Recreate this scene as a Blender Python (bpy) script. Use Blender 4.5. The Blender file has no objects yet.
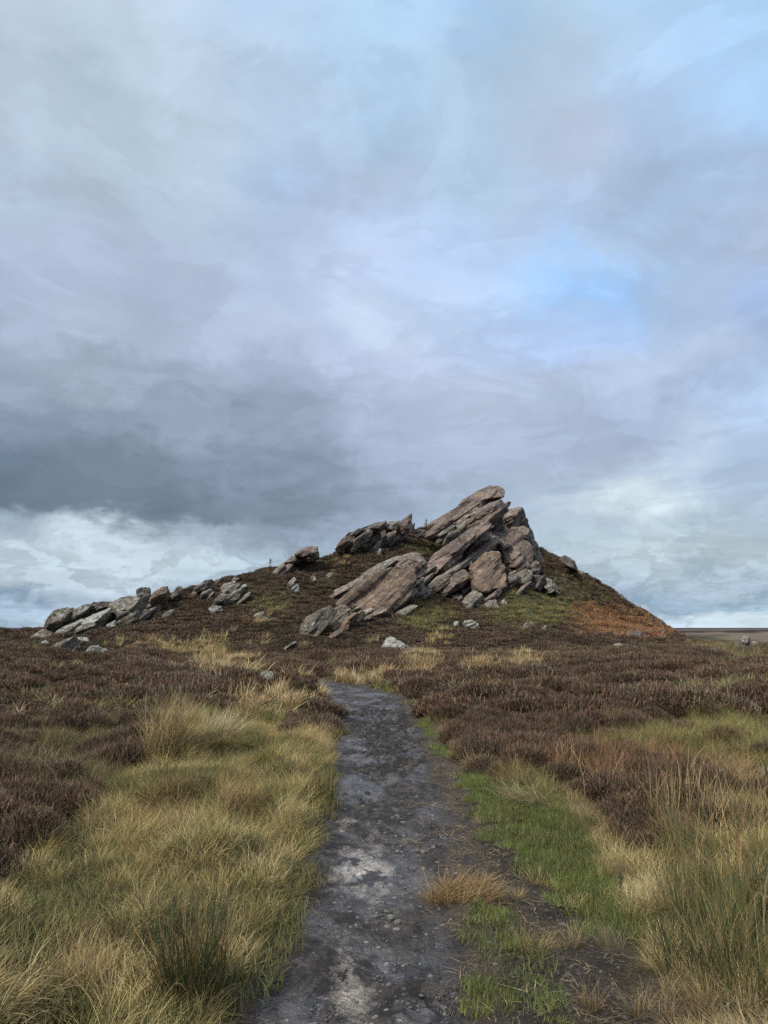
import bpy, math
import numpy as np
from mathutils import Vector

sc = bpy.context.scene
R = math.radians
RNG = np.random.default_rng(7)

# ------------------------------------------------------------------ camera
F = 769.0; CX = 384.0; CY = 512.0
PITCH = math.atan(116.0 / F)
EYE = 1.6
cp, sp = math.cos(PITCH), math.sin(PITCH)
cd = bpy.data.cameras.new("camera"); cam = bpy.data.objects.new("camera", cd)
sc.collection.objects.link(cam); sc.camera = cam
cd.sensor_fit = 'VERTICAL'; cd.sensor_height = 36; cd.lens = F / 1024 * 36
cd.clip_start = 0.05; cd.clip_end = 20000
cam.location = (0, 0, EYE); cam.rotation_euler = (R(90) + PITCH, 0, 0)

# ------------------------------------------------------------------ light
SUN_EL, SUN_AZ = 46, -138        # azimuth clockwise from +Y: from the left, a little behind the viewer
sl = bpy.data.lights.new("sun", 'SUN'); sun = bpy.data.objects.new("sun", sl)
sc.collection.objects.link(sun)
sl.energy = 4.5; sl.angle = R(7); sl.color = (1.0, 0.95, 0.87)
sd = Vector((math.sin(R(SUN_AZ)) * math.cos(R(SUN_EL)), math.cos(R(SUN_AZ)) * math.cos(R(SUN_EL)), math.sin(R(SUN_EL))))
sun.rotation_euler = sd.to_track_quat('Z', 'Y').to_euler()
sun.location = (-20, -20, 60)
sc.view_settings.view_transform = 'Standard'; sc.view_settings.look = 'None'
sc.view_settings.gamma = 1; sc.view_settings.use_curve_mapping = False
sc.view_settings.exposure = 0.0
sc.cycles.max_bounces = 5; sc.cycles.diffuse_bounces = 3; sc.cycles.glossy_bounces = 2
sc.cycles.transmission_bounces = 2; sc.cycles.transparent_max_bounces = 4
sc.cycles.caustics_reflective = False; sc.cycles.caustics_refractive = False
sc.cycles.use_adaptive_sampling = True; sc.cycles.adaptive_threshold = 0.015
sc.cycles.use_denoising = False
sc.cycles.sample_clamp_direct = 4.0; sc.cycles.sample_clamp_indirect = 3.0
sc.render.use_persistent_data = False

def lin(c):
    c = np.asarray(c, float) / 255.0
    return tuple(np.where(c <= 0.04045, c / 12.92, ((c + 0.055) / 1.055) ** 2.4))

class NT:
    """small node-tree helper"""
    def __init__(s, tree):
        s.t = tree; s.n = tree.nodes; s.l = tree.links
    def new(s, typ, **kw):
        n = s.n.new(typ)
        for k, v in kw.items(): setattr(n, k, v)
        return n
    def set(s, sock, v):
        if v is None: return
        if isinstance(v, bpy.types.NodeSocket): s.l.new(v, sock)
        else: sock.default_value = v
    def math(s, op, a, b=None, c=None, clamp=False):
        n = s.new('ShaderNodeMath', operation=op, use_clamp=clamp)
        s.set(n.inputs[0], a); s.set(n.inputs[1], b); s.set(n.inputs[2], c)
        return n.outputs[0]
    def vmath(s, op, a, b=None, sc_=None):
        n = s.new('ShaderNodeVectorMath', operation=op)
        s.set(n.inputs[0], a)
        if b is not None: s.set(n.inputs[1], b)
        if sc_ is not None: s.set(n.inputs['Scale'], sc_)
        return n.outputs[0]
    def noise(s, vec, scale, detail=4, rough=0.55, dist=0.0, col=False, lac=2.0):
        n = s.new('ShaderNodeTexNoise')
        s.set(n.inputs['Vector'], vec); n.inputs['Scale'].default_value = scale
        n.inputs['Detail'].default_value = detail; n.inputs['Roughness'].default_value = rough
        n.inputs['Distortion'].default_value = dist; n.inputs['Lacunarity'].default_value = lac
        return n.outputs['Color' if col else 'Fac']
    def mix(s, f, a, b, mode='MIX'):
        n = s.new('ShaderNodeMix', data_type='RGBA', blend_type=mode)
        s.set(n.inputs[0], f); s.set(n.inputs[6], a); s.set(n.inputs[7], b)
        return n.outputs[2]
    def rng(s, v, a, b, c=0.0, d=1.0, smooth=False):
        n = s.new('ShaderNodeMapRange', interpolation_type='SMOOTHSTEP' if smooth else 'LINEAR')
        s.set(n.inputs[0], v)
        for i, q in zip((1, 2, 3, 4), (a, b, c, d)): n.inputs[i].default_value = q
        return n.outputs[0]

def ramp(nt, fac, stops, interp='LINEAR'):
    n = nt.new('ShaderNodeValToRGB'); cr = n.color_ramp; cr.interpolation = interp
    while len(cr.elements) < len(stops): cr.elements.new(0.5)
    for e, (p, c) in zip(cr.elements, stops):
        e.position = p; e.color = (*c, 1)
    nt.set(n.inputs[0], fac)
    return n.outputs[0]

# ------------------------------------------------------------------ sky: broken cloud over a Nishita sky
def px_dir(px, py):
    u = (px - CX) / F; v = (CY - py) / F
    return np.array([u, cp - sp * v, sp + cp * v])
SKYX = [0, 96, 192, 288, 384, 480, 576, 672, 768]
SKY = {  # rows: elevation (given as the height in the picture on the middle column) -> colours over azimuth
 0:   [(170,182,208),(186,198,222),(176,196,222),(172,196,224),(170,200,228),(166,194,228),(172,198,222),(168,196,230),(170,198,226)],
 80:  [(182,195,212),(182,198,213),(182,199,218),(174,194,218),(170,198,226),(172,196,220),(174,194,216),(172,198,228),(168,198,232)],
 160: [(172,186,204),(170,186,202),(174,191,209),(168,190,220),(176,192,218),(172,196,222),(178,190,214),(168,192,224),(168,198,236)],
 230: [(166,180,200),(164,178,196),(168,183,203),(172,188,216),(182,200,232),(176,198,232),(170,190,220),(156,178,206),(158,178,208)],
 290: [(170,182,208),(166,178,202),(166,178,202),(168,182,210),(190,202,226),(178,202,238),(156,194,242),(160,180,210),(164,178,204)],
 340: [(166,178,202),(166,178,200),(172,184,208),(174,186,212),(180,192,220),(174,192,226),(170,192,232),(166,184,214),(160,182,222)],
 385: [(148,162,182),(146,160,178),(156,168,190),(156,168,192),(174,186,212),(172,184,208),(170,184,210),(176,192,218),(160,178,210)],
 430: [(124,137,158),(128,140,160),(142,155,175),(144,156,178),(166,177,203),(168,178,202),(162,174,200),(160,174,202),(172,194,226)],
 475: [(104,119,138),(108,122,140),(112,126,144),(128,140,162),(158,170,194),(164,176,200),(166,180,202),(178,192,210),(164,182,208)],
 507: [(96,110,129),(108,121,138),(102,115,132),(114,127,144),(134,147,169),(158,172,194),(172,186,202),(204,216,222),(166,184,206)],
 532: [(150,166,184),(186,200,210),(160,174,190),(132,146,166),(150,164,186),(158,174,194),(164,178,194),(176,190,200),(162,178,194)],
 558: [(176,190,204),(178,192,202),(180,195,206),(152,168,186),(152,168,188),(166,182,202),(168,184,196),(178,192,200),(170,184,194)],
 588: [(176,190,204),(172,186,200),(162,178,194),(156,172,190),(158,174,194),(162,178,196),(158,174,192),(150,170,190),(158,174,190)],
 604: [(120,144,170),(152,168,186),(164,180,196),(162,178,196),(160,176,194),(150,168,188),(136,158,182),(134,156,180),(140,162,184)],
 616: [(150,172,194),(160,178,196),(168,184,200),(170,186,202),(172,188,204),(172,190,206),(178,196,210),(182,198,210),(184,200,210)],
}
world = bpy.data.worlds.new("World"); sc.world = world; world.use_nodes = True
nt = NT(world.node_tree); nt.n.clear()
gen = nt.new('ShaderNodeTexCoord').outputs['Generated']
dirn = nt.vmath('NORMALIZE', gen)
sep = nt.new('ShaderNodeSeparateXYZ'); nt.set(sep.inputs[0], dirn)
dx, dy, dz = sep.outputs
# coordinates on a flat cloud layer overhead, so that cloud forms flatten towards the horizon
zz = nt.math('ADD', nt.math('MAXIMUM', dz, 0.0), 0.16)
comb = nt.new('ShaderNodeCombineXYZ')
nt.set(comb.inputs[0], nt.math('DIVIDE', dx, zz)); nt.set(comb.inputs[1], nt.math('DIVIDE', dy, zz)); comb.inputs[2].default_value = 0.3
layer = comb.outputs[0]
wn = nt.noise(layer, 1.1, 5, 0.58, 0.5, col=True)
wv = nt.vmath('SUBTRACT', wn, (0.5, 0.5, 0.5))
ws = nt.new('ShaderNodeSeparateXYZ'); nt.set(ws.inputs[0], wv)
wn2 = nt.noise(dirn, 7.0, 5, 0.6, 0.2, col=True)
ws2 = nt.new('ShaderNodeSeparateXYZ'); nt.set(ws2.inputs[0], nt.vmath('SUBTRACT', wn2, (0.5, 0.5, 0.5)))
wn3 = nt.noise(nt.vmath('MULTIPLY', dirn, (1.0, 1.0, 1.6)), 17.0, 8, 0.62, 0.4, col=True)
ws3 = nt.new('ShaderNodeSeparateXYZ'); nt.set(ws3.inputs[0], nt.vmath('SUBTRACT', wn3, (0.5, 0.5, 0.5)))
az = nt.math('ARCTAN2', dx, dy)
el = nt.math('ARCSINE', dz)
az = nt.math('ADD', az, nt.math('ADD', nt.math('MULTIPLY', ws.outputs[0], 0.26), nt.math('ADD', nt.math('MULTIPLY', ws2.outputs[0], 0.22), nt.math('MULTIPLY', ws3.outputs[0], 0.12))))
elw = nt.math('MULTIPLY', nt.rng(dz, 0.0, 0.35, 0.035, 0.17), nt.math('ADD', ws.outputs[1], nt.math('ADD', nt.math('MULTIPLY', ws2.outputs[1], 1.1), nt.math('MULTIPLY', ws3.outputs[1], 0.7))))
el = nt.math('ADD', el, elw)
azf = nt.rng(az, -2.2, 2.2)
def az_of(px, py):
    d = px_dir(px, py); return math.atan2(d[0], d[1])
rows = []
for py, cols in SKY.items():
    d = px_dir(CX, py); e = math.atan2(d[2], math.hypot(d[0], d[1]))
    cols = [tuple(0.84 * np.array(c, float) + 0.16 * (np.dot(c, (.3, .59, .11)) * np.array([.945, 1.0, 1.13]))) if c[2] - c[0] < 62 else c for c in cols]
    mean = np.mean(np.array(cols, float), 0)
    hi_ = tuple(min(v * 1.9, 1.6) for v in lin(mean))  # unseen sky behind the viewer, brightened to add light on the ground
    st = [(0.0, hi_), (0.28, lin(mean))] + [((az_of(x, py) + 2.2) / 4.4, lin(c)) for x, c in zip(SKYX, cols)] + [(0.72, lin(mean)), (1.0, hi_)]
    rows.append((e, ramp(nt, azf, st, 'EASE')))
rows.sort(key=lambda r: r[0])
rows.append((1.25, (1.05, 1.08, 1.12, 1)))  # zenith above the frame, also brightened to light the ground
cur = rows[0][1]
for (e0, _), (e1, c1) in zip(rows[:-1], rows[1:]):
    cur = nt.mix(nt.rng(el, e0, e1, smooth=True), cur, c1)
# cloud body: soft billows and thin streaks
b1 = nt.noise(layer, 2.3, 7, 0.55, 0.35)
b2 = nt.noise(nt.vmath('MULTIPLY', dirn, (1.0, 1.0, 2.0)), 9.0, 7, 0.6, 0.3)
bb = nt.math('ADD', nt.rng(b1, 0.3, 0.7, -0.06, 0.06), nt.rng(b2, 0.3, 0.7, -0.075, 0.075))
b3 = nt.noise(nt.vmath('ADD', layer, (3.1, 7.7, 0)), 2.9, 9, 0.6, 0.6)
bb = nt.math('ADD', bb, nt.rng(b3, 0.475, 0.54, -0.04, 0.055, smooth=True))
# broken cumulus low over the horizon
cm = nt.new('ShaderNodeCombineXYZ'); nt.set(cm.inputs[0], nt.math('MULTIPLY', az, 8.0)); nt.set(cm.inputs[1], nt.math('MULTIPLY', el, 13.0))
b4 = nt.noise(cm.outputs[0], 1.5, 9, 0.55, 0.9)
low = nt.math('MULTIPLY', nt.rng(dz, 0.16, 0.06, 0.0, 1.0, smooth=True), nt.rng(b4, 0.44, 0.58, -0.10, 0.22, smooth=True))
bb = nt.math('ADD', bb, low)
cur = nt.vmath('SCALE', cur, sc_=nt.math("ADD", bb, 1.19))
cur = nt.vmath('MULTIPLY', cur, (0.975, 1.008, 0.985))
sky = nt.new('ShaderNodeTexSky', sky_type='NISHITA', sun_disc=False)
sky.sun_elevation = R(SUN_EL); sky.sun_rotation = R(SUN_AZ); sky.altitude = 450; sky.air_density = 1.0; sky.dust_density = 1.5
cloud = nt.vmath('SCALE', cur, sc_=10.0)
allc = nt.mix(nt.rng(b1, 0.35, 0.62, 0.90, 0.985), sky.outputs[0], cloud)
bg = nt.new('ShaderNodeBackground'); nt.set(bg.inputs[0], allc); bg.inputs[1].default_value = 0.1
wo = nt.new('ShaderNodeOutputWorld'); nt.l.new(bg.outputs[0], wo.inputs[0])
world.cycles.sampling_method = 'MANUAL'; world.cycles.sample_map_resolution = 512

# ------------------------------------------------------------------ numpy noise
def _hash(ix, iy, iz, seed):
    h = (ix.astype(np.uint32) * np.uint32(374761393) + iy.astype(np.uint32) * np.uint32(668265263)
         + iz.astype(np.uint32) * np.uint32(2147483647) + np.uint32(seed * 1013904223 & 0xffffffff))
    h = (h ^ (h >> np.uint32(13))) * np.uint32(1274126177)
    h = (h ^ (h >> np.uint32(15))) * np.uint32(2246822519)
    h ^= h >> np.uint32(16)
    return h.astype(np.float64) / 4294967295.0 * 2 - 1
def vnoise(p, seed=0):
    p = np.asarray(p, float)
    i = np.floor(p).astype(np.int64); f = p - i; f = f * f * f * (f * (f * 6 - 15) + 10)
    r = 0
    for a in (0, 1):
        wa = f[:, 0] if a else 1 - f[:, 0]
        for b in (0, 1):
            wb = f[:, 1] if b else 1 - f[:, 1]
            for c in (0, 1):
                wc = f[:, 2] if c else 1 - f[:, 2]
                r = r + wa * wb * wc * _hash(i[:, 0] + a, i[:, 1] + b, i[:, 2] + c, seed)
    return r
def fbm(p, oct=4, seed=0, gain=0.5):
    p = np.asarray(p, float); s = 0; a = 1.0; t = 0
    for o in range(oct):
        s = s + a * vnoise(p * (2.03 ** o) + o * 17.3, seed + o); t += a; a *= gain
    return s / t
def n2(x, y, sc_, oct=3, seed=0):
    return fbm(np.stack([np.asarray(x) / sc_, np.asarray(y) / sc_, np.full(np.shape(x), seed * 3.7 + .5)], -1), oct, seed)
def sstep(a, b, x):
    t = np.clip((x - a) / (b - a), 0, 1); return t * t * (3 - 2 * t)

# ------------------------------------------------------------------ terrain
def on_flat(px, py, z=0.0):
    d = px_dir(px, py); t = (z - EYE) / d[2]; return d[0] * t, d[1] * t
def at_y(px, py, Y):
    d = px_dir(px, py); t = Y / d[1]; return np.array([d[0] * t, Y, EYE + d[2] * t])

PXC = [-260, 0, 40, 80, 120, 160, 200, 240, 270, 300, 330, 360, 400, 430, 450, 480, 500, 520, 532, 560, 580, 600, 640, 672, 700, 768, 1000]
CRY = [636, 632, 630, 621, 608, 599, 587, 579, 571, 565, 555, 545, 534, 529, 524, 508, 502, 520, 545, 560, 575, 586, 611, 631, 646, 649, 649]
CRD = [60, 62, 63, 64, 66, 68, 70, 74, 77, 80, 84, 87, 90, 93, 95, 96, 96, 96, 96, 98, 100, 102, 106, 108, 100, 92, 92]
BPY = [646, 645, 644, 640, 634, 626, 620, 614, 608, 604, 600, 602, 602, 604, 606, 608, 608, 607, 606, 606, 612, 618, 630, 638, 644, 645, 645]
def row(pys, Ys):
    P = [at_y(px, py, Y) for px, py, Y in zip(PXC, pys, Ys)]
    return [p[0] / p[1] for p in P], Ys, [p[2] for p in P]
base_py = [656] * len(PXC)
base_Y = [44] * len(PXC)
B_Y = [44 + 0.6 * (d - 44) for d in CRD]
ROWS = [row(base_py, base_Y), row(BPY, B_Y), row(CRY, CRD)]
_a, _Y, _z = ROWS[2]
ROWS.append((_a, [y + 12 for y in _Y], [z * 0.72 - 1.0 for z in _z]))
ROWS.append((_a, [y + 70 for y in _Y], [-4 + 0.15 * z for z in _z]))
ROWS.append((_a, [330] * len(PXC), [-22] * len(PXC)))
ROWS.append((_a, [700] * len(PXC), [-26] * len(PXC)))
ROWS.append((_a, [1900] * len(PXC), [1.9] * len(PXC)))
ROWS.append((_a, [3500] * len(PXC), [-60] * len(PXC)))
ROWS.append((_a, [12000] * len(PXC), [-120] * len(PXC)))

PL = [(1100, 196), (1024, 232), (950, 270), (900, 290), (850, 310), (800, 324), (760, 333), (730, 336), (710, 331), (697, 324), (690, 317), (684, 300), (680, 268), (676.5, 215)]
PR = [(1100, 500), (1024, 482), (950, 464), (900, 448), (850, 456), (800, 455), (760, 441), (730, 424), (710, 408), (697, 400), (690, 386), (684, 362), (680, 330), (676.5, 270)]
_l = np.array([on_flat(x, y) for y, x in PL]); _r = np.array([on_flat(x, y) for y, x in PR])
def xL(y): return np.interp(y, _l[:, 1], _l[:, 0])
def xR(y): return np.interp(y, _r[:, 1], _r[:, 0])
PATH_END = _l[-1, 1]
VB = [(1100, 790), (1024, 742), (960, 695), (900, 662), (860, 640), (820, 600), (795, 540), (770, 470), (740, 445), (720, 430), (690, 402)]
_v = np.array([on_flat(x, y) for y, x in VB])
def xV(y): return np.interp(y, _v[:, 1], _v[:, 0])
TR = [(1100, 640), (1024, 606), (950, 566), (900, 530), (860, 490), (830, 460)]
_t = np.array([on_flat(x, y) for y, x in TR])
def xT(y): return np.interp(y, _t[:, 1], _t[:, 0])

def height(x, y, trough=False):
    x = np.asarray(x, float); y = np.asarray(y, float)
    shp = x.shape; x = x.ravel(); y = y.ravel()
    yy = np.maximum(y, 1.0)
    a = x / yy
    Yk = [np.full(a.shape, -50000.0), np.full(a.shape, 0.0), np.full(a.shape, 22.0)]
    Zk = [np.full(a.shape, 0.0)] * 3
    for ra, rY, rz in ROWS:
        Yk.append(np.interp(a, ra, rY)); Zk.append(np.interp(a, ra, rz))
    Yk = np.stack(Yk, 1); Zk = np.stack(Zk, 1)
    dY = np.diff(Yk, axis=1); s = np.diff(Zk, axis=1) / dY
    m = np.zeros_like(Zk)
    ok = (s[:, :-1] * s[:, 1:]) > 0
    hm = np.where(ok, 2 * s[:, :-1] * s[:, 1:] / np.where(ok, s[:, :-1] + s[:, 1:], 1), 0)
    m[:, 1:-1] = hm
    k = np.clip((Yk[:, 1:-1] < y[:, None]).sum(1), 0, Yk.shape[1] - 2)
    I = np.arange(len(y))
    h_ = dY[I, k]; t = np.clip((y - Yk[I, k]) / h_, 0, 1)
    z0, z1, m0, m1 = Zk[I, k], Zk[I, k + 1], m[I, k] * h_, m[I, k + 1] * h_
    z = (2*t**3 - 3*t**2 + 1) * z0 + (t**3 - 2*t**2 + t) * m0 + (-2*t**3 + 3*t**2) * z1 + (t**3 - t**2) * m1
    far = sstep(40, 70, y) * (1 - sstep(120, 160, y))
    rt = 1 - 0.75 * sstep(0.36, 0.42, a) 
    z = z + n2(x, y, 6.0, 4, 1) * 0.5 * far * rt + n2(x, y, 2.0, 3, 2) * 0.42 * far * rt
    z = z + n2(x, y, 260.0, 4, 3) * 7.0 * sstep(300, 900, y) * (1 - sstep(1400, 1800, y))
    z = z + n2(x, y, 900.0, 2, 5) * 1.2 * sstep(1500, 1900, y)
    near = 1 - sstep(40, 60, y)
    pl, pr, pv = xL(y), xR(y), xV(y)
    inpath = (y < PATH_END + 0.5)
    dl = np.where(inpath, pl - x, 9.0); dr = np.where(inpath, x - pr, 9.0)
    dist = np.maximum(dl, dr)                      # > 0 outside the path
    dist = np.where(y > PATH_END, 3.0, dist)
    off = sstep(0.0, 1.3, dist)
    left = sstep(0.02, 0.55, dl) * (dl > dr)
    rightbank = sstep(0.0, 0.9, x - pv) * (y < 40)
    z = z + near * (off * (n2(x, y, 2.6, 3, 7) * 0.28 + n2(x, y, 1.0, 2, 17) * 0.2 * sstep(9, 14, y)) + left * (0.08 + 0.22 * n2(x, y, 0.62, 3, 8)) + rightbank * (0.12 + 0.10 * n2(x, y, 0.9, 3, 9)))
    z = z + (n2(x, y, 7.0, 2, 18) * 0.42 - 0.08) * sstep(20, 30, y) * (1 - sstep(46, 60, y))
    z = z + near * 0.34 * np.exp(-(((x + 3.0) / 1.15) ** 2 + ((y - 19.0) / 2.3) ** 2)) * left
    z = z - near * 0.05 * (1 - sstep(-0.15, 0.25, dist))
    # the second, trodden line beside the path
    tr = np.exp(-((x - xT(y)) / 0.22) ** 2) * (1 - sstep(7.5, 9.5, y)) * (y > -2)
    z = z - 0.05 * tr
    if trough:
        z = z - 0.14 * sstep(0.04, -0.10, np.maximum(dl, dr - 0.08)) * (y < PATH_END) * (y > 0.8)
    return z.reshape(shp)

def make_mesh(name, V, Fc, mat=None, smooth=True, parent=None, link=True):
    me = bpy.data.meshes.new(name)
    V = np.asarray(V, np.float32); Fc = np.asarray(Fc, np.int32); k = Fc.shape[1]
    me.vertices.add(len(V)); me.vertices.foreach_set('co', V.ravel())
    me.loops.add(Fc.size); me.loops.foreach_set('vertex_index', Fc.ravel())
    me.polygons.add(len(Fc)); me.polygons.foreach_set('loop_start', np.arange(0, Fc.size, k, dtype=np.int32))
    me.polygons.foreach_set('use_smooth', np.full(len(Fc), smooth))
    me.update(calc_edges=True)
    if mat: me.materials.append(mat)
    o = bpy.data.objects.new(name, me)
    if link: sc.collection.objects.link(o)
    if parent: o.parent = parent
    return o
def grid_faces(nr, nc, wrap=False):
    r = np.arange(nr - 1)[:, None]; c = np.arange(nc if wrap else nc - 1)[None, :]
    c2 = (c + 1) % nc
    a = r * nc + c; b = r * nc + c2; d = (r + 1) * nc + c; e = (r + 1) * nc + c2
    return np.stack([a, b, e, d], -1).reshape(-1, 4)
def attr(o, name, cols, dom='POINT'):
    at = o.data.attributes.new(name, 'FLOAT_COLOR', dom)
    c = np.ones((len(cols), 4), np.float32); c[:, :cols.shape[1]] = cols
    at.data.foreach_set('color', c.ravel())
def tag(o, label=None, cat=None, group=None, kind=None):
    if label: o['label'] = label
    if cat: o['category'] = cat
    if group: o['group'] = group
    if kind: o['kind'] = kind
    return o

# depth of the terrain seen along a picture ray (used once, to find real positions)
_SY = np.concatenate([np.arange(2.5, 45, 0.25), np.arange(45, 130, 0.5)])
def hit(px, py):
    d = px_dir(px, py)
    P = d[None, :] * (_SY / d[1])[:, None]
    hz = height(P[:, 0], P[:, 1])
    below = (EYE + P[:, 2]) < hz
    if not below.any(): return None
    i = int(np.argmax(below))
    return np.array([P[i, 0], P[i, 1], hz[i]])
def ground_at(x, y): return float(height(np.array([x]), np.array([y]))[0])
def project(x, y, z):
    vy = y * cp + (z - EYE) * sp; vz = -y * sp + (z - EYE) * cp
    vy = np.maximum(vy, 0.3)
    return CX + F * x / vy, CY - F * vz / vy

# ------------------------------------------------------------------ where what grows
# kinds: 0 heather, 1 straw grass, 2 olive grass/bilberry, 3 green turf, 4 rushes, 5 bracken
BL = [ # px, py, rx, ry, kind, weight  (calibration of the plant patches, projected on the ground)
 (225,668,34,10,1,5.0),(190,650,26,4,1,2.6),(150,645,26,5,1,2.6),(215,650,16,9,1,1.5),(290,690,18,12,1,1.6),(365,679,34,7,1,6),(330,683,20,4,3,1.2),(425,667,20,9,1,6),(494,669,22,7,1,4.5),(525,663,16,6,1,4.5),
 (440,634,10,4,1,2.2),(436,640,8,6,1,1.4),(372,648,14,5,3,1.6),(375,644,14,3,1,1.2),(268,600,24,12,2,4.0),(265,621,22,5,1,2.4),(244,640,22,6,2,0.6),(185,622,60,12,0,1.6),(325,580,18,10,2,1.8),(343,562,10,5,1,1.6),
 (300,628,16,10,0,1.5),(430,612,28,10,2,5),(420,617,18,8,3,5.0),(540,608,40,18,3,4.6),(520,600,30,16,2,4.2),(560,592,22,16,2,2.6),(575,618,20,10,2,2.0),(495,605,16,14,2,2.4),
 (592,618,32,10,5,2.6),(615,622,36,11,5,3.4),(645,631,26,7,5,3.0),(580,604,12,8,5,3.0),(600,630,16,6,5,3.0),
 (575,590,26,18,2,1.6),(610,605,26,12,2,1.4),(450,535,26,14,2,3.0),(440,540,16,10,2,2.4),(425,550,18,8,2,1.6),(400,548,20,6,2,1.2),(560,575,16,10,2,1.2),(545,555,10,8,2,1.6),
 (690,650,30,9,2,1.4),(740,655,30,10,2,2.6),(655,655,20,6,2,1.6),(640,660,8,4,3,1.6),(600,655,40,5,2,1.0),(735,700,40,16,2,1.2),(610,700,50,10,5,1.0),(560,668,20,6,2,1.0),
 (90,770,60,22,2,2.0),(60,745,60,18,2,1.7),(40,700,40,9,2,1.0),(120,712,50,10,2,2.2),(170,735,24,30,1,1.6),(15,800,50,30,2,1.7),(50,830,40,26,2,1.5),(150,700,40,8,2,1.2),(60,670,40,6,2,0.9),(30,650,30,5,2,1.0),
 (720,740,60,20,2,2.8),(640,745,40,16,2,2.2),(560,740,30,10,2,0.8),(600,775,60,22,5,2.2),(680,780,60,22,5,1.5),(730,820,60,36,1,2.2),(760,780,40,22,1,1.6),(690,900,30,30,4,1.6),(745,920,40,60,4,2.2),(720,850,60,24,4,1.0),(740,890,60,60,1,2.0),(730,980,50,40,4,1.8),(735,1000,50,30,3,1.4),(700,930,20,20,0,0.7),
 (305,705,30,12,2,1.8),(312,722,16,16,0,3.2),(300,745,30,20,1,1.6),(255,735,40,20,1,2.4),
]
BLA = np.array(BL, float)
def lb(px): return np.interp(px, [-60, 0, 60, 120, 140, 165, 215, 250, 300, 335], [905, 885, 835, 785, 755, 715, 702, 696, 692, 690])
def verge_green(x, y, py):
    u = (x - xR(y)) / np.maximum(xV(y) - xR(y), 0.2)
    uc = np.interp(py, [740, 800, 850, 900, 960], [.4, .5, .60, .76, .86]); ws = np.interp(py, [740, 800, 850, 900, 960], [.45, .36, .26, .14, .08])
    g = np.exp(-((u - uc) / ws) ** 2) * (1 - sstep(930, 975, py))
    lobe = np.exp(-((u - .16) / .15) ** 2) * sstep(895, 935, py)
    return np.maximum(g, lobe) + 0.45 * n2(x, y, .5, 2, 73)
def weights(x, y, z):
    px, py = project(x, y, z)
    W = np.zeros((len(x), 6))
    n1 = n2(x, y, 2.2, 3, 21); nb = n2(x, y, 9.0, 3, 22); n3 = n2(x, y, 1.0, 2, 23)
    W[:, 0] = 1.5 + 0.4 * nb
    W[:, 2] = np.clip(0.30 - 0.75 * sstep(42, 55, y) + 1.3 * n1 + 0.9 * nb, 0, 3)
    W[:, 1] = np.clip(1.3 * n2(x, y, 3.0, 3, 24) - 0.10 + 0.30 * sstep(48, 38, y) * sstep(11, 15, y), 0, 3)
    wx = n2(x, y, 0.12 * np.maximum(y, 4).mean() if False else 1.7, 3, 31) * 14; wy = n2(x, y, 1.7, 3, 32) * 7
    qx = px + wx; qy = py + wy
    for bx, by, rx, ry, k, w in BLA:
        W[:, int(k)] += w * np.exp(-(((qx - bx) / rx) ** 2 + ((qy - by) / ry) ** 2))
    # the grassy verge left of the path
    g = sstep(-8, 14, qy - lb(px)) * (x < xL(y) + 0.05) * (y < 22) * (px < 345)
    keep0 = W[:, 0].copy()
    W *= (1 - g)[:, None]
    W[:, 1] += g * np.clip(2.4 + 1.5 * n1, 0.6, 5)
    W[:, 2] += g * np.clip(1.1 + 1.8 * n3 - 0.6 * n1, 0.1, 4)
    W[:, 3] += g * np.clip(0.55 + 2.8 * n2(x, y, 0.8, 2, 25), 0, 4)
    W[:, 5] += g * np.clip(1.6 * n2(x, y, 1.1, 2, 26) - 0.1, 0, 3)
    W[:, 0] += g * np.clip(n2(x, y, 0.8, 2, 27) - 0.45, 0, 1) * 3
    W[:, 0] *= 1 - 0.96 * (sstep(600, 640, px) * sstep(830, 870, py))
    W[:, 2] += 1.0 * (sstep(600, 640, px) * sstep(830, 870, py))
    # hummock of heather and moss by the bend
    hm = np.exp(-(((px - 312) / 20) ** 2 + ((py - 722) / 14) ** 2)); W[:, 0] += 5 * hm
    # right verge: turf with flattened straw along its outer side
    v = (x > xR(y) - 0.05) * (x < xV(y) + 0.1) * (y < 22) * 1.0
    W *= (1 - v)[:, None]
    u = np.clip((x - xR(y)) / np.maximum(xV(y) - xR(y), 0.2), 0, 1)
    W[:, 3] += v * np.clip(2.6 * verge_green(x, y, py) + 0.35, 0, 4)
    W[:, 1] += v * np.clip(3.4 * sstep(0.62, 0.95, u) + 0.9 + 1.2 * n1, 0, 5)
    W[:, 2] += v * 0.5
    return np.clip(W, 0, None), px, py

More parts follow.
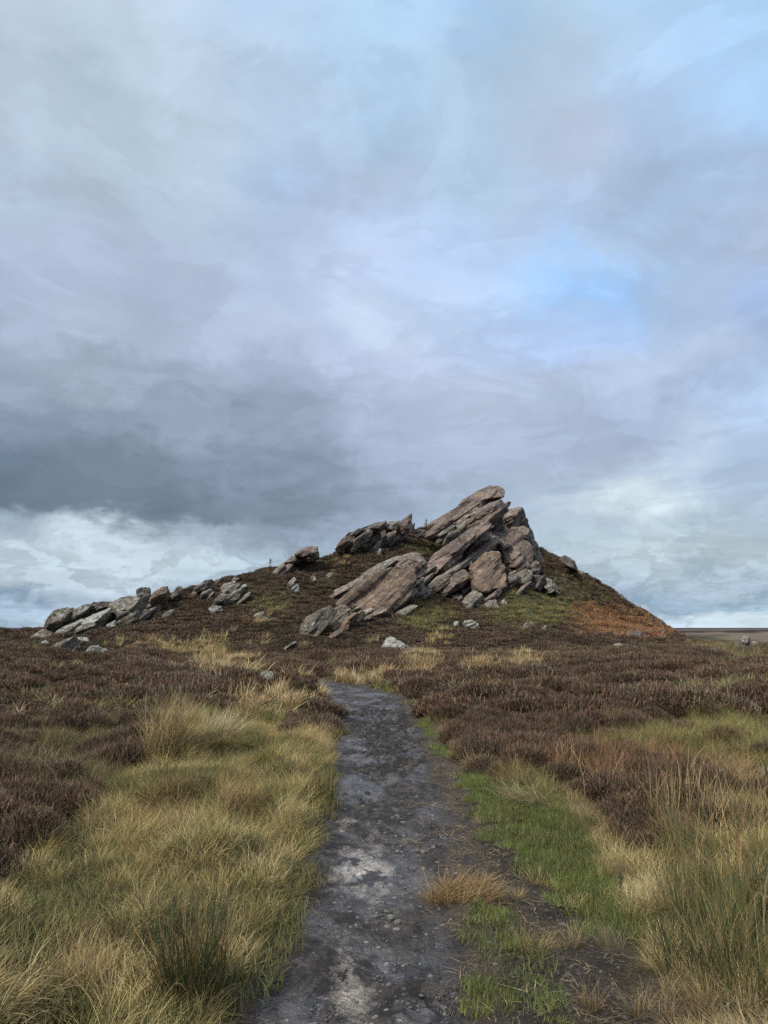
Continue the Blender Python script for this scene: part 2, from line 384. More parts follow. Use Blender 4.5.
# ------------------------------------------------------------------ ground sheet (polar, reaches the horizon)
def ground():
    r = [0.0, 0.6]
    while r[-1] < 11500:
        q = r[-1]; r.append(q * (1.010 if q < 12 else 1.012 if q < 150 else 1.04) + 0.01)
    r = np.array(r)
    az = np.concatenate([np.linspace(-180, -40, 71)[:-1], np.linspace(-40, 40, 481), np.linspace(40, 180, 71)[1:-1]])
    az = np.radians(az)
    X = r[:, None] * np.sin(az)[None, :]; Y = r[:, None] * np.cos(az)[None, :]
    Z = height(X, Y, True)
    V = np.stack([X, Y, Z], -1).reshape(-1, 3)
    o = make_mesh('ground', V, grid_faces(len(r), len(az), True)[:, ::-1])
    W, px, py = weights(V[:, 0], V[:, 1], V[:, 2])
    W = W / W.sum(1, keepdims=True)
    PAL = np.array([(.040,.028,.019),(.115,.092,.052),(.050,.045,.022),(.055,.062,.026),(.050,.050,.026),(.120,.062,.030)])
    C = W @ PAL
    y = V[:, 1]; x = V[:, 0]
    far = sstep(112, 150, y)
    st = n2(x / 3.2, y, 120.0, 4, 41)
    st2 = n2(x / 4.0, y, 60.0, 3, 42); st3 = sstep(-0.12, 0.12, n2(x / 6.0, y, 70.0, 3, 45))
    fc = np.array([.085,.062,.048]) + np.clip(st * 3.5 + 0.1, 0, 1)[:, None] * np.array([.15,.11,.07]) + np.clip(st2 * 2 - .4, 0, 1)[:, None] * np.array([.02,.045,.01])
    fc = fc * 0.35 + st3[:, None] * np.array([.085, .068, .050])
    # heather moor on the far ridge top, paler grass below it
    topm = sstep(1560, 1640, y + 150 * st)[:, None]
    fc = fc * (1 - topm) + np.array([.046,.034,.040]) * topm
    C = C * (1 - far)[:, None] + fc * far[:, None]
    # trodden mud beside the path
    mud = np.exp(-((x - xT(y)) / (0.30 + 0.12 * n2(x, y, .5, 2, 43))) ** 2) * (1 - sstep(8, 10, y)) * (y > -3)
    mud = np.maximum(mud, (x > xR(y) - 0.3) * (1 - sstep(0.05, 0.5, x - xR(y) + 0.25 * n2(x, y, 0.5, 3, 44))) * (y < 22))
    mud = np.clip(mud * 1.3, 0, 1) * (1 - far)
    C = C * (1 - mud)[:, None] + np.array([.052,.040,.030]) * mud[:, None]
    attr(o, 'cover', C); attr(o, 'mud', np.stack([mud] * 3, 1))
    return tag(o, kind='structure', label='open moorland ground under heather and grass')

def mat_new(name):
    m = bpy.data.materials.new(name); m.use_nodes = True
    nt = NT(m.node_tree); nt.n.clear()
    out = nt.new('ShaderNodeOutputMaterial'); pb = nt.new('ShaderNodeBsdfPrincipled')
    nt.l.new(pb.outputs[0], out.inputs[0])
    return m, nt, pb, out
def bump(nt, pb, h, strength, dist, normal=None):
    b = nt.new('ShaderNodeBump'); b.inputs['Strength'].default_value = strength; b.inputs['Distance'].default_value = dist
    nt.set(b.inputs['Height'], h)
    if normal is not None: nt.l.new(normal, b.inputs['Normal'])
    nt.l.new(b.outputs[0], pb.inputs['Normal']); return b.outputs[0]

def mat_ground():
    m, nt, pb, out = mat_new('moor_ground')
    tc = nt.new('ShaderNodeTexCoord').outputs['Object']
    a = nt.new('ShaderNodeAttribute', attribute_name='cover').outputs['Color']
    n_ = nt.noise(tc, 3.0, 8, 0.65); n_f = nt.noise(tc, 40.0, 6, 0.7); n_m = nt.noise(tc, 0.02, 6, 0.6)
    f = nt.math('MULTIPLY', nt.rng(n_, 0.35, 0.65, 0.5, 1.5), nt.rng(n_f, 0.3, 0.7, 0.6, 1.45))
    f = nt.math('MULTIPLY', f, nt.rng(n_m, 0.35, 0.65, 0.85, 1.15))
    nt.set(pb.inputs['Base Color'], nt.vmath('SCALE', a, sc_=f))
    mud = nt.new('ShaderNodeAttribute', attribute_name='mud').outputs['Fac']
    nt.set(pb.inputs['Roughness'], nt.math('SUBTRACT', 0.95, nt.math('MULTIPLY', mud, nt.rng(n_, 0.4, 0.6, 0.0, 0.2))))
    nt.set(pb.inputs['Specular IOR Level'], nt.math('MULTIPLY_ADD', mud, 0.15, 0.06))
    bump(nt, pb, nt.math('ADD', n_f, nt.noise(tc, 12, 5, .7)), 1.0, 0.09)
    return m
g = ground(); g.data.materials.append(mat_ground())

# ------------------------------------------------------------------ path
def mat_path():
    m, nt, pb, out = mat_new('wet_path_mud')
    tc = nt.new('ShaderNodeTexCoord').outputs['Object']
    msk = nt.new('ShaderNodeAttribute', attribute_name='wear')
    ms = nt.new('ShaderNodeSeparateColor'); nt.set(ms.inputs[0], msk.outputs['Color'])
    dry, muddy, edge = ms.outputs[0], ms.outputs[1], ms.outputs[2]
    cs = nt.vmath('MULTIPLY', tc, (1.0, 0.62, 1.0))
    nA = nt.noise(cs, 1.6, 6, 0.62, 0.5); nB = nt.noise(cs, 7.0, 7, 0.68, 0.3); nC = nt.noise(tc, 55.0, 5, 0.75); nD = nt.noise(tc, 22.0, 5, 0.7)
    grit = nt.mix(nt.rng(nB, 0.36, 0.64), (*lin((36,32,30)), 1), (*lin((80,73,69)), 1))
    sand = nt.mix(nt.rng(nD, 0.35, 0.65), (*lin((100,93,86)), 1), (*lin((166,155,143)), 1))
    dryf = nt.math('ADD', dry, nt.rng(nA, 0.50, 0.72, -0.15, 0.45))
    dryf = nt.rng(nt.math('ADD', dryf, nt.rng(nB, 0.3, 0.7, -0.4, 0.4)), 0.35, 0.9)
    c = nt.mix(dryf, grit, sand)
    dark = nt.mix(nt.rng(nD, 0.3, 0.7), (*lin((22,18,16)), 1), (*lin((48,40,35)), 1))
    mudf = nt.rng(nt.math('ADD', nt.math('MULTIPLY', muddy, 0.5), nt.rng(nB, 0.40, 0.60, 0.42, -0.42)), 0.26, 0.33)
    c = nt.mix(mudf, c, dark)
    brown = nt.mix(nt.rng(nB, .3, .7), (*lin((48,40,33)), 1), (*lin((84,72,60)), 1))
    ef = nt.rng(nt.math('ADD', edge, nt.rng(nB, 0.3, 0.7, -0.3, 0.3)), 0.35, 0.75)
    c = nt.mix(ef, c, brown)
    v1 = nt.new('ShaderNodeTexVoronoi'); nt.set(v1.inputs['Vector'], tc); v1.inputs['Scale'].default_value = 60.0
    v2 = nt.new('ShaderNodeTexVoronoi'); nt.set(v2.inputs['Vector'], nt.vmath('ADD', tc, (3.3, 1.1, 0))); v2.inputs['Scale'].default_value = 19.0
    g1 = nt.new('ShaderNodeSeparateColor'); nt.set(g1.inputs[0], v1.outputs['Color']); g2 = nt.new('ShaderNodeSeparateColor'); nt.set(g2.inputs[0], v2.outputs['Color'])
    stone = nt.math('MULTIPLY', nt.rng(g2.outputs[0], 0.80, 0.84), nt.rng(v2.outputs['Distance'], 0.34, 0.26), clamp=True)
    grav = nt.math('MULTIPLY', nt.rng(g1.outputs[0], 0.45, 0.5), nt.rng(v1.outputs['Distance'], 0.5, 0.3), clamp=True)
    dry_ = nt.math('SUBTRACT', 1.0, mudf)
    c = nt.vmath('SCALE', c, sc_=nt.rng(nC, 0.3, 0.7, 0.55, 1.45))
    c = nt.vmath('SCALE', c, sc_=nt.math('MULTIPLY_ADD', nt.math('MULTIPLY', grav, dry_), nt.rng(g1.outputs[1], 0, 1, -0.35, 0.9), 1.0))
    c = nt.mix(nt.math('MULTIPLY', stone, nt.math('MULTIPLY', dry_, 0.7)), c, nt.mix(g2.outputs[1], (*lin((92,86,80)), 1), (*lin((150,143,134)), 1)))
    nt.set(pb.inputs['Base Color'], c)
    wet = nt.math('MULTIPLY', nt.rng(nA, 0.45, 0.53, 1.0, 0.0), nt.math('SUBTRACT', 1.0, ef), clamp=True)
    wet = nt.math('MAXIMUM', wet, nt.math('MULTIPLY', mudf, 0.25))
    rough = nt.math('SUBTRACT', 0.78, nt.math('MULTIPLY', wet, 0.60))
    nt.set(pb.inputs['Roughness'], nt.math('ADD', rough, nt.rng(nD, .3, .7, -.08, .08)))
    nt.set(pb.inputs['Specular IOR Level'], nt.math('MULTIPLY_ADD', wet, 0.4, 0.22))
    h = nt.math('ADD', nt.math('MULTIPLY', nC, 0.35), nt.math('ADD', nt.math('MULTIPLY', nD, 0.8), nB))
    h = nt.math('ADD', h, nt.math('ADD', nt.math('MULTIPLY', grav, 0.25), nt.math('MULTIPLY', stone, 0.5)))
    h = nt.math('MULTIPLY', h, nt.math('MULTIPLY_ADD', wet, -0.72, 1.0))
    bump(nt, pb, h, 1.0, 0.05)
    return m
def path():
    ys = [0.5]
    while ys[-1] < PATH_END: ys.append(ys[-1] + 0.010 + 0.0011 * ys[-1])
    ys = np.array(ys); nu = 110
    u = np.linspace(0, 1, nu)
    l = xL(ys) - 0.10 + 0.10 * n2(ys, ys * 0, 0.5, 3, 51); r_ = xR(ys) + 0.20 + 0.12 * n2(ys, ys * 0 + 9, 0.6, 3, 52)
    X = l[:, None] + (r_ - l)[:, None] * u[None, :]; Y = np.repeat(ys[:, None], nu, 1)
    xf, yf = X.ravel(), Y.ravel()
    px, py = project(xf, yf, 0 * xf)
    def bl(cx, cy, rx, ry): return np.exp(-(((px - cx) / rx) ** 2 + ((py - cy) / ry) ** 2))
    dry = 1.0 * bl(365, 862, 38, 30) + 0.8 * bl(345, 975, 26, 40) + 0.3 * bl(395, 815, 40, 14) + 0.3 * bl(350, 920, 26, 26)
    muddy = 1.0 * bl(388, 738, 34, 26) + 0.7 * bl(372, 712, 26, 14) + 0.5 * bl(400, 765, 36, 14) + 0.35 * bl(350, 800, 30, 14) + 0.5 * bl(450, 1000, 40, 40)
    wl = (xf - np.repeat(xL(ys), nu)); wr = (np.repeat(xR(ys), nu) - xf)
    edge = 0.8 * np.clip(1 - sstep(-0.15, 0.35, wr), 0, 1) + 0.8 * (1 - sstep(-0.02, 0.14, wl)) + 0.9 * bl(440, 740, 14, 40)
    z = height(xf, yf) + 0.016
    lump = np.abs(n2(xf, yf, 0.22, 4, 53)); big = n2(xf, yf, 0.6, 3, 54); sm = n2(xf, yf, 0.07, 3, 55)
    ft = n2(xf, yf * 0.8, 0.16, 3, 56)
    z = z + 0.014 * big + 0.009 * sm + 0.016 * ft + np.clip(muddy, 0, 1) * (0.20 * (0.20 - lump) + 0.07 * ft)
    z = z - 0.03 * np.repeat((1 - np.abs(2 * u - 1) ** 2)[None, :], len(ys), 0).ravel()
    # the sheet dives under the verge at both sides
    uu = np.repeat(u[None, :], len(ys), 0).ravel()
    z = z - 0.05 * (1 - sstep(0, 0.05, uu)) - 0.05 * sstep(0.95, 1, uu)
    o = make_mesh('path', np.stack([xf, yf, z], 1), grid_faces(len(ys), nu)[:, ::-1], mat_path())
    attr(o, 'wear', np.clip(np.stack([dry, muddy, edge], 1), 0, 1))
    tag(o, kind='structure', label='wet muddy footpath winding towards the crag')
path()

# ------------------------------------------------------------------ rocks
def mat_rock(name, ca, cb, lichen=0.35, pink=0.25, dark=(56,47,44)):
    m, nt, pb, out = mat_new(name)
    tc = nt.new('ShaderNodeTexCoord').outputs['Object']
    oi = nt.new('ShaderNodeObjectInfo')
    loc = nt.vmath('ADD', tc, oi.outputs['Location'])
    mp = nt.new('ShaderNodeMapping'); mp.vector_type = 'TEXTURE'
    nt.set(mp.inputs[0], loc); mp.inputs['Rotation'].default_value = (R(12), R(-36), R(8)); mp.inputs['Scale'].default_value = (2.6, 2.2, 0.34)
    bed = mp.outputs[0]
    nb = nt.noise(bed, 0.5, 7, 0.66, 0.35); nbf = nt.noise(bed, 1.5, 6, 0.7, 0.2)
    nA = nt.noise(loc, 0.55, 6, 0.6, 0.4); nF = nt.noise(loc, 4.0, 7, 0.78); nP = nt.noise(loc, 1.3, 5, 0.6, 0.6); nL = nt.noise(loc, 2.1, 8, 0.72, 0.3)
    c = nt.mix(nt.rng(nA, 0.38, 0.62), (*lin(ca), 1), (*lin(cb), 1))
    c = nt.mix(nt.math('MULTIPLY', nt.rng(nP, 0.52, 0.66), pink * 2, clamp=True), c, (*lin((134,102,84)), 1))
    c = nt.mix(nt.rng(nbf, 0.34, 0.48, 0.9, 0.0), c, (*lin(dark), 1))
    geo = nt.new('ShaderNodeNewGeometry'); gs = nt.new('ShaderNodeSeparateXYZ'); nt.set(gs.inputs[0], geo.outputs['Normal'])
    up = nt.rng(gs.outputs[2], -0.1, 0.8, -0.10, 0.12)
    lf = nt.rng(nt.math('ADD', nL, up), 0.66 - 0.2 * lichen, 0.74 - 0.2 * lichen, 0, 0.35 + 0.5 * lichen)
    c = nt.mix(lf, c, nt.mix(nt.rng(nF, .4, .6), (*lin((150,148,136)), 1), (*lin((186,182,172)), 1)))
    mossf = nt.rng(nt.math('ADD', nt.noise(loc, 1.7, 6, 0.7), up), 0.64, 0.74, 0, 0.6)
    c = nt.mix(mossf, c, (*lin((92,88,50)), 1))
    c = nt.vmath('SCALE', c, sc_=nt.math('MULTIPLY', nt.rng(nF, 0.3, 0.7, 0.6, 1.4), nt.rng(nb, .3, .7, .7, 1.25)))
    nt.set(pb.inputs['Base Color'], c)
    pb.inputs['Roughness'].default_value = 0.88; pb.inputs['Specular IOR Level'].default_value = 0.3
    h = nt.math('ADD', nt.math('MULTIPLY', nb, 1.3), nt.math('ADD', nt.math('MULTIPLY', nbf, 0.7), nt.math('MULTIPLY', nF, 0.35)))
    bump(nt, pb, h, 1.0, 0.6)
    return m
M_CRAG = mat_rock('crag_gritstone', (94,81,74), (134,116,105), 0.12, 0.14)
M_FACE = mat_rock('rust_stained_gritstone', (98,83,70), (130,108,90), 0.12, 0.14)
M_GREY = mat_rock('grey_gritstone', (92,86,77), (124,115,103), 0.3, 0.05)
M_PALE = mat_rock('pale_lichened_gritstone', (110,105,97), (136,130,120), 0.75, 0.05, (84,76,70))
M_LEFT = mat_rock('weathered_gritstone', (82,76,66), (112,102,88), 0.35, 0.08)
M_DARK = mat_rock('dark_gritstone', (68,60,55), (98,88,80), 0.2, 0.05)
M_PINK = mat_rock('pink_gritstone', (116,86,70), (134,102,84), 0.1, 0.6)

def cube_sphere(n):
    t = np.tan(np.linspace(-1, 1, n) * math.pi / 4)
    A, B = np.meshgrid(t, t, indexing='ij'); one = np.ones_like(A)
    faces = [(one, A, B), (-one, B, A), (B, one, A), (A, -one, B), (A, B, one), (B, A, -one)]
    V = []; Fc = []
    for i, f in enumerate(faces):
        V.append(np.stack(f, -1).reshape(-1, 3)); Fc.append(grid_faces(n, n) + i * n * n)
    V = np.concatenate(V); Fc = np.concatenate(Fc)
    V /= np.linalg.norm(V, axis=1, keepdims=True)
    key = np.round(V * 1e5).astype(np.int64)
    _, idx, inv = np.unique(key, axis=0, return_index=True, return_inverse=True)
    return V[idx], inv.ravel()[Fc]
_CS = {}
BEDN = np.array([-0.57, -0.22, 0.79]); BEDN /= np.linalg.norm(BEDN)
BEDU = np.array([0.80, 0.10, 0.59]); BEDU -= BEDN * BEDU.dot(BEDN); BEDU /= np.linalg.norm(BEDU); BEDV = np.cross(BEDN, BEDU)
_seed = [100]
FOOT = []
def rock(name, poly, Y=None, thick=0.75, mat=None, p=3.2, cuts=7, rough=1.0, parent=None, push=0.5, res=None, lean=0.25, Tm=None, up=0.3, flat=0.75):
    """a rock whose front outline is poly (picture points on the plane y=Y), with its own depth, facets and bedding"""
    _seed[0] += 1; sd_ = _seed[0]; rg = np.random.default_rng(sd_)
    poly = np.array(poly, float); cen = poly.mean(0)
    if Y is None:
        lowest = poly[np.argmax(poly[:, 1])]
        hh = hit(cen[0], cen[1])
        if hh is None: hh = hit(cen[0], max(lowest[1], cen[1] + 6))
        if hh is None: hh = hit(cen[0], cen[1] + 20)
        sz = (poly.max(0) - poly.min(0)).min() / F * hh[1]
        Y = hh[1] - push * sz * thick
    elif parent is not None and name != 'bedrock':
        hh = hit(cen[0], cen[1])
        if hh is not None: Y = min(Y, hh[1] - 0.45 * (poly.max(0) - poly.min(0)).min() / F * hh[1])
    FOOT.append([poly, Y, 0.0])
    poly0 = poly
    poly = cen + (poly - cen) * (1.0 + (0.2 if Tm else 1.7) / max(np.ptp(poly, axis=0).min(), 3) )
    W3 = np.array([at_y(a, b, Y) for a, b in poly]); P2 = W3[:, [0, 2]]
    # area centroid
    a2 = P2; b2 = np.roll(P2, -1, 0); cr = a2[:, 0] * b2[:, 1] - b2[:, 0] * a2[:, 1]; A = cr.sum() / 2
    c2 = ((a2 + b2) * cr[:, None]).sum(0) / (6 * A)
    Q = P2 - c2
    dens = []
    for i in range(len(Q)):
        for t in np.linspace(0, 1, 12, endpoint=False): dens.append(Q[i] * (1 - t) + Q[(i + 1) % len(Q)] * t)
    dens = np.array(dens)
    ev, U = np.linalg.eigh(dens.T @ dens / len(dens)); sg = np.sqrt(ev) * 1.35
    if np.linalg.det(U) < 0: U[:, 0] *= -1
    qn = (dens @ U) / sg
    th = np.arctan2(qn[:, 1], qn[:, 0]); rr = np.hypot(qn[:, 0], qn[:, 1]); o_ = np.argsort(th); th = th[o_]; rr = rr[o_]
    thp = np.concatenate([th - 2 * math.pi, th, th + 2 * math.pi]); rrp = np.concatenate([rr] * 3)
    size = math.sqrt(abs(A)); pxsize = size / Y * F
    n = res or int(np.clip(14 + pxsize * 1.5, 20, 72))
    if n not in _CS: _CS[n] = cube_sphere(n)
    D, Fc = _CS[n]
    rho = np.hypot(D[:, 0], D[:, 1]) + 1e-9
    r2 = np.interp(np.arctan2(D[:, 1], D[:, 0]), thp, rrp)
    r = ((rho / r2) ** (2 * p) + (np.abs(D[:, 2]) / 1.0) ** (2 * p)) ** (-0.5 / p)
    inv = (1 / r) ** 26
    for _ in range(cuts):
        nr = rg.normal(size=3); nr /= np.linalg.norm(nr)
        nr[2] = math.copysign(max(abs(nr[2]), flat), nr[2]) ; nr /= np.linalg.norm(nr)
        if ((nr[:2] / sg) @ U.T)[1] < 0 and rg.uniform() < up: nr[:2] *= -1
        h_ = rg.uniform(0.55, 0.9)
        inv = inv + np.maximum(D @ nr / h_, 0) ** 26
    r = inv ** (-1 / 26)
    L = D * r[:, None]
    T = min(size * 0.72, sg[0] * 2.8) * thick / 0.75
    if Tm: T = Tm
    FOOT[-1][2] = T
    q2 = (L[:, :2] * sg) @ U.T
    V = np.stack([q2[:, 0], L[:, 2] * T, q2[:, 1]], 1)
    V[:, 1] += V[:, 2] * lean                      # leans back with the slope
    cen3 = np.array([c2[0], Y, c2[1]])
    Wp = V + cen3
    nrm = V / (np.linalg.norm(V, axis=1, keepdims=True) + 1e-9)
    bc = np.stack([Wp @ BEDU, Wp @ BEDV, Wp @ BEDN], 1)
    ws_ = fbm(Wp / (size * 1.1), 2, sd_) * 0.35
    st = fbm(bc / np.array([size * 1.6, size * 1.4, size * 0.22]) + ws_[:, None], 3, sd_ + 5)
    st = np.sign(st) * np.sqrt(np.abs(st) + .01)
    lo = fbm(Wp / (size * 0.5), 3, sd_ + 9); hi = fbm(Wp / (size * 0.13), 3, sd_ + 13)
    crack = 1 - np.minimum(np.abs(fbm(bc / np.array([size * 0.7, size * .7, size * 1.3]), 2, sd_ + 3)) / 0.045, 1)
    keep = 0.35 + 0.65 * np.abs(L[:, 2])           # outline stays close to what was surveyed
    amp = size * rough
    # interior relief mostly runs along the facing direction, edges only get small nicks
    V = V + nrm * (amp * (0.10 * lo * keep + 0.13 * st * keep + 0.035 * hi - 0.055 * crack * keep))[:, None]
    base = np.array([c2[0], Y, P2[:, 1].min()])
    if parent is not None and parent.type == 'EMPTY':
        ob = make_mesh(name, V + cen3 - np.array(parent.location), Fc, mat or M_CRAG, True, parent)
    else:
        ob = make_mesh(name, V + cen3 - base, Fc, mat or M_CRAG, True)
        ob.location = base
    m_ = ob.data
    m_.set_sharp_from_angle(angle=R(38)) if hasattr(m_, 'set_sharp_from_angle') else None
    return ob
def root(name, px, py, label, cat, Y=None, group=None):
    e = bpy.data.objects.new(name, None); sc.collection.objects.link(e)
    if Y is None:
        h_ = hit(px, py); e.location = h_
    else:
        p_ = at_y(px, py, Y); e.location = (p_[0], Y, ground_at(p_[0], Y))
    e.empty_display_size = 0.5
    return tag(e, label, cat, group)

# --- the summit crag
crag = root('summit_crag', 480, 606, 'towering gritstone crag of stacked slabs tilted up to the right at the summit', 'rock outcrop', 82)
def S(poly, Y=None, mat=None, nm='slab', thick=0.8, **k): return rock(nm, poly, Y, thick, mat or M_CRAG, parent=crag, **k)
# core masses behind the slabs
S([(424,540),(440,524),(460,514),(478,500),(492,494),(500,497),(500,510),(516,515),(524,530),(520,550),(500,560),(470,560),(445,545)], 95.0, M_CRAG, 'bedrock', 0.6, Tm=1.9, rough=0.55)
S([(430,575),(440,555),(462,540),(490,528),(515,528),(526,545),(534,565),(528,585),(505,598),(480,600),(455,590)], 85.8, M_CRAG, 'bedrock', 0.6, Tm=1.9, rough=0.55)
S([(455.6,509.4),(463.8,501.3),(477.5,493.1),(488,487.3),(497.5,487.3),(501.5,490),(502,495),(500,499.5),(490,501),(482,502.5),(470,508),(457.5,513.5)], 94.6, p=5, cuts=2, flat=2.0, rough=0.7)
S([(419,532),(427.5,523.5),(438.8,518),(448.8,512),(457,508.5),(460,513),(447.5,521),(432.5,528),(421,535)], 94.4, M_CRAG)
S([(443.8,527.5),(451,520),(461,513.8),(470,506.9),(477.5,502),(485,502),(484,506),(475,511.5),(466,519),(456,524.5),(448.8,529.5),(444,533)], 92.8)
S([(473,513.8),(483,505),(490,500.2),(500,500),(504,503),(509,507),(507.5,509.5),(500,511),(495,514.5),(490,519.5),(480,522),(470,527),(461,532),(457,534),(462.5,525),(470,518.8)], 93.2, p=4)
S([(429,540),(436,533),(445,530),(452,528),(458,527),(452,535),(441,543),(431,547)], 92.4, M_GREY)
S([(440,547),(446,539),(456,534),(466,530),(476,526),(470,532),(458,540),(446,549)], 91.2)
S([(489,522),(495,514),(503,510),(511,508.6),(518,509.4),(521,511),(524.5,516),(526.5,520),(528,527),(521,529),(510,531),(502,529.5),(491,529)], 91.8, p=3.8)
S([(519,526),(524,523),(528.5,524),(532.3,530),(532.3,539),(530,544),(525,541),(520,534)], 91.6, M_DARK)
S([(508,532),(512,528.5),(518.8,527),(526,525.5),(528,530),(524,538),(518,543),(511,543),(507.5,537)], 90.0)
S([(421,583),(425,569),(434,556),(445,546),(453,540.5),(458,540.5),(462,546),(461,558),(452,567),(438,576),(428,584)], 86.5, M_CRAG, p=4)
S([(452.5,541),(461,533),(470,528),(478.8,523),(487,520),(495,519.5),(493,526),(490,530.5),(482.5,531),(473,536),(466,541.5),(462.5,546),(458,543)], 89.2)
S([(459,557),(463,545.5),(470,538.8),(477.5,533.4),(487.5,529.6),(496,532),(496.5,538),(491,543),(482,550),(475,555),(468,558),(460,563)], 87.6, p=3.8)
S([(491.5,531.5),(497,527),(504,526.6),(509.3,531),(508,536.5),(501,538.5),(494.5,537)], 88.0, M_GREY, 'boulder', 1.0)
S([(492.5,541),(498.8,535),(505,537.5),(509.5,543),(508,549),(499,554),(492.8,551)], 87.0, M_DARK, 'boulder', 1.0)
S([(505,547),(510,541.5),(517,540),(521,545),(521,551),(511,554)], 87.4)
S([(467,569),(474,559),(482,548.5),(491,541.5),(498,543),(498.5,550),(491,555),(481,562),(471,570)], 85.8, p=3.8)
S([(470.5,570),(475,563.5),(483.5,557),(491,553.2),(498.5,553.5),(502,558.8),(504,569),(501.5,578),(500,587),(490,589.5),(483.5,593.5),(477,594.5),(472,590),(470,578)], 83.6, M_FACE, 'boulder', 0.9, p=4, cuts=5, flat=2.0)
S([(421.5,594),(427,586),(437.5,576),(450,567),(465,557),(475,553),(476.5,558),(470,564.5),(462.5,569.3),(453.8,573.5),(443.8,582),(432.5,588.5),(425,594)], 82.6, M_GREY, thick=1.0, p=4.5)
S([(427.5,596.5),(436,587.5),(447.5,579.5),(456,572.5),(464,570.5),(467,576),(468.5,584.5),(460,590),(450,594),(441,597.5),(431,598)], 82.4, p=3.8)
S([(465.5,569),(471,564),(474.8,577.5),(476,592),(469.5,590),(465.5,577.5)], 83.4)
S([(508.5,553.5),(512,551),(518.5,550.5),(526.5,558.8),(528.6,565.5),(523.5,570),(516,573.5),(509.5,567.5)], 85.5, p=3.6)
S([(502,553),(510,553),(512.5,568),(506,570.5),(502.5,559)], 85.2, M_DARK)
S([(502.5,550.3),(508,549.6),(509,553),(503,553.8)], 85.0, M_PALE, 'boulder', 1.0)
S([(521,542.5),(526,539),(532,541),(537,547.5),(543,559),(541.5,565),(534.5,562),(526,553)], 89.0, M_GREY)
S([(528.5,564),(534,561),(539.5,563.4),(542.3,568),(538.5,573.5),(532,577.5),(528.5,572)], 85.2, M_GREY, 'boulder', 1.0)
S([(500,589.5),(504,581),(508.5,575),(515,571.5),(517.6,578.8),(512.5,587),(507,592)], 82.5, M_GREY)
S([(513,582),(517,573),(524,570),(529,572),(529,581),(523,588),(515,589)], 83.8, M_GREY)
S([(523,584.5),(530,577.2),(541,578),(547,583.8),(543,594),(536,595.5),(526,592)], 81.8, M_DARK, 'boulder', 0.9)
S([(542,578.5),(551,579),(558,586),(557,592.5),(547,593),(543,585)], 81.2, M_GREY, 'boulder', 0.9)
S([(482,602),(490,595),(497,590),(504,587),(502,593),(491,601),(484,606)], 81.4)
S([(461.5,602),(467,595),(474,590.5),(480.5,594),(484.5,605.5),(476,611.5),(468,613),(462,609)], 79.8, M_GREY, 'boulder', 0.9)
S([(485,605),(491,600),(497,601),(499,607),(493,611),(486,610)], 79.2, M_GREY, 'boulder', 0.9)
S([(449,600),(454,596),(461,594),(462,601),(456,604)], 81.2, M_DARK, 'boulder', 0.9)
S([(414,579),(419,573),(425,577),(424,584),(418,588)], 80.5, M_GREY, 'boulder', 0.9)
S([(416,590),(421,584),(426,588),(424,596),(418,600)], 79.0, M_CRAG, 'boulder', 0.9)

for q in ([(446,549),(458,539),(474,527),(492,515),(503,508),(508,511),(492,525),(470,541),(451,553)],
          [(425,573),(438,555),(460,538),(484,525),(489,530),(468,546),(447,563),(430,579)],
          [(452,570),(468,556),(484,543),(497,536),(500,541),(486,552),(470,564),(456,574)],
          [(424,536),(440,522),(458,511),(475,500),(480,503),(462,516),(445,529),(430,540)]):
    S(q, None, M_CRAG, p=5, cuts=3, flat=1.4, push=0.9, rough=1.3)
# smaller ledges breaking up the mass, all dipping the same way
def ledges(parent, n, region, L0, L1, mats, seed, ang=37, back=0.5):
    rgx = np.random.default_rng(seed); reg = np.array(region, float); c = 0
    while c < n:
        p_ = rgx.uniform(reg.min(0), reg.max(0)); ins = False
        for i in range(len(reg)):
            x0, y0 = reg[i - 1]; x1, y1 = reg[i]
            if (y0 > p_[1]) != (y1 > p_[1]) and p_[0] < (x1 - x0) * (p_[1] - y0) / (y1 - y0) + x0: ins = not ins
        if not ins: continue
        l = rgx.uniform(L0, L1); w = l * rgx.uniform(0.2, 0.36); t = math.radians(ang + rgx.normal(0, 5))
        u_ = np.array([math.cos(t), -math.sin(t)]); v_ = np.array([math.sin(t), math.cos(t)])
        q = [p_ + u_ * a * l / 2 + v_ * b * w / 2 for a, b in ((-1, .4), (-.7, -.7), (.1, -1), (.8, -.9), (1, -.2), (.75, .7), (0, 1), (-.6, .9))]
        h_ = hit(*p_)
        if h_ is None: continue
        rock('ledge', q, h_[1] - back - rgx.uniform(-.4, .6), 0.8, mats[rgx.integers(len(mats))], parent=parent, p=4)
        c += 1
ledges(crag, 34, [(436,541),(455,527),(478,510),(503,509),(520,525),(530,548),(530,575),(522,592),(500,600),(470,598),(440,590),(432,575)], 14, 30, [M_CRAG, M_CRAG, M_DARK], 5)
ledges(crag, 16, [(430,541),(455,518),(480,503),(492,512),(470,530),(445,548)], 18, 38, [M_CRAG, M_CRAG, M_GREY], 15, 36, 0.3)
ledges(crag, 9, [(408,580),(424,566),(432,580),(428,600),(410,606)], 12, 26, [M_CRAG, M_GREY], 16, 36, 0.3)
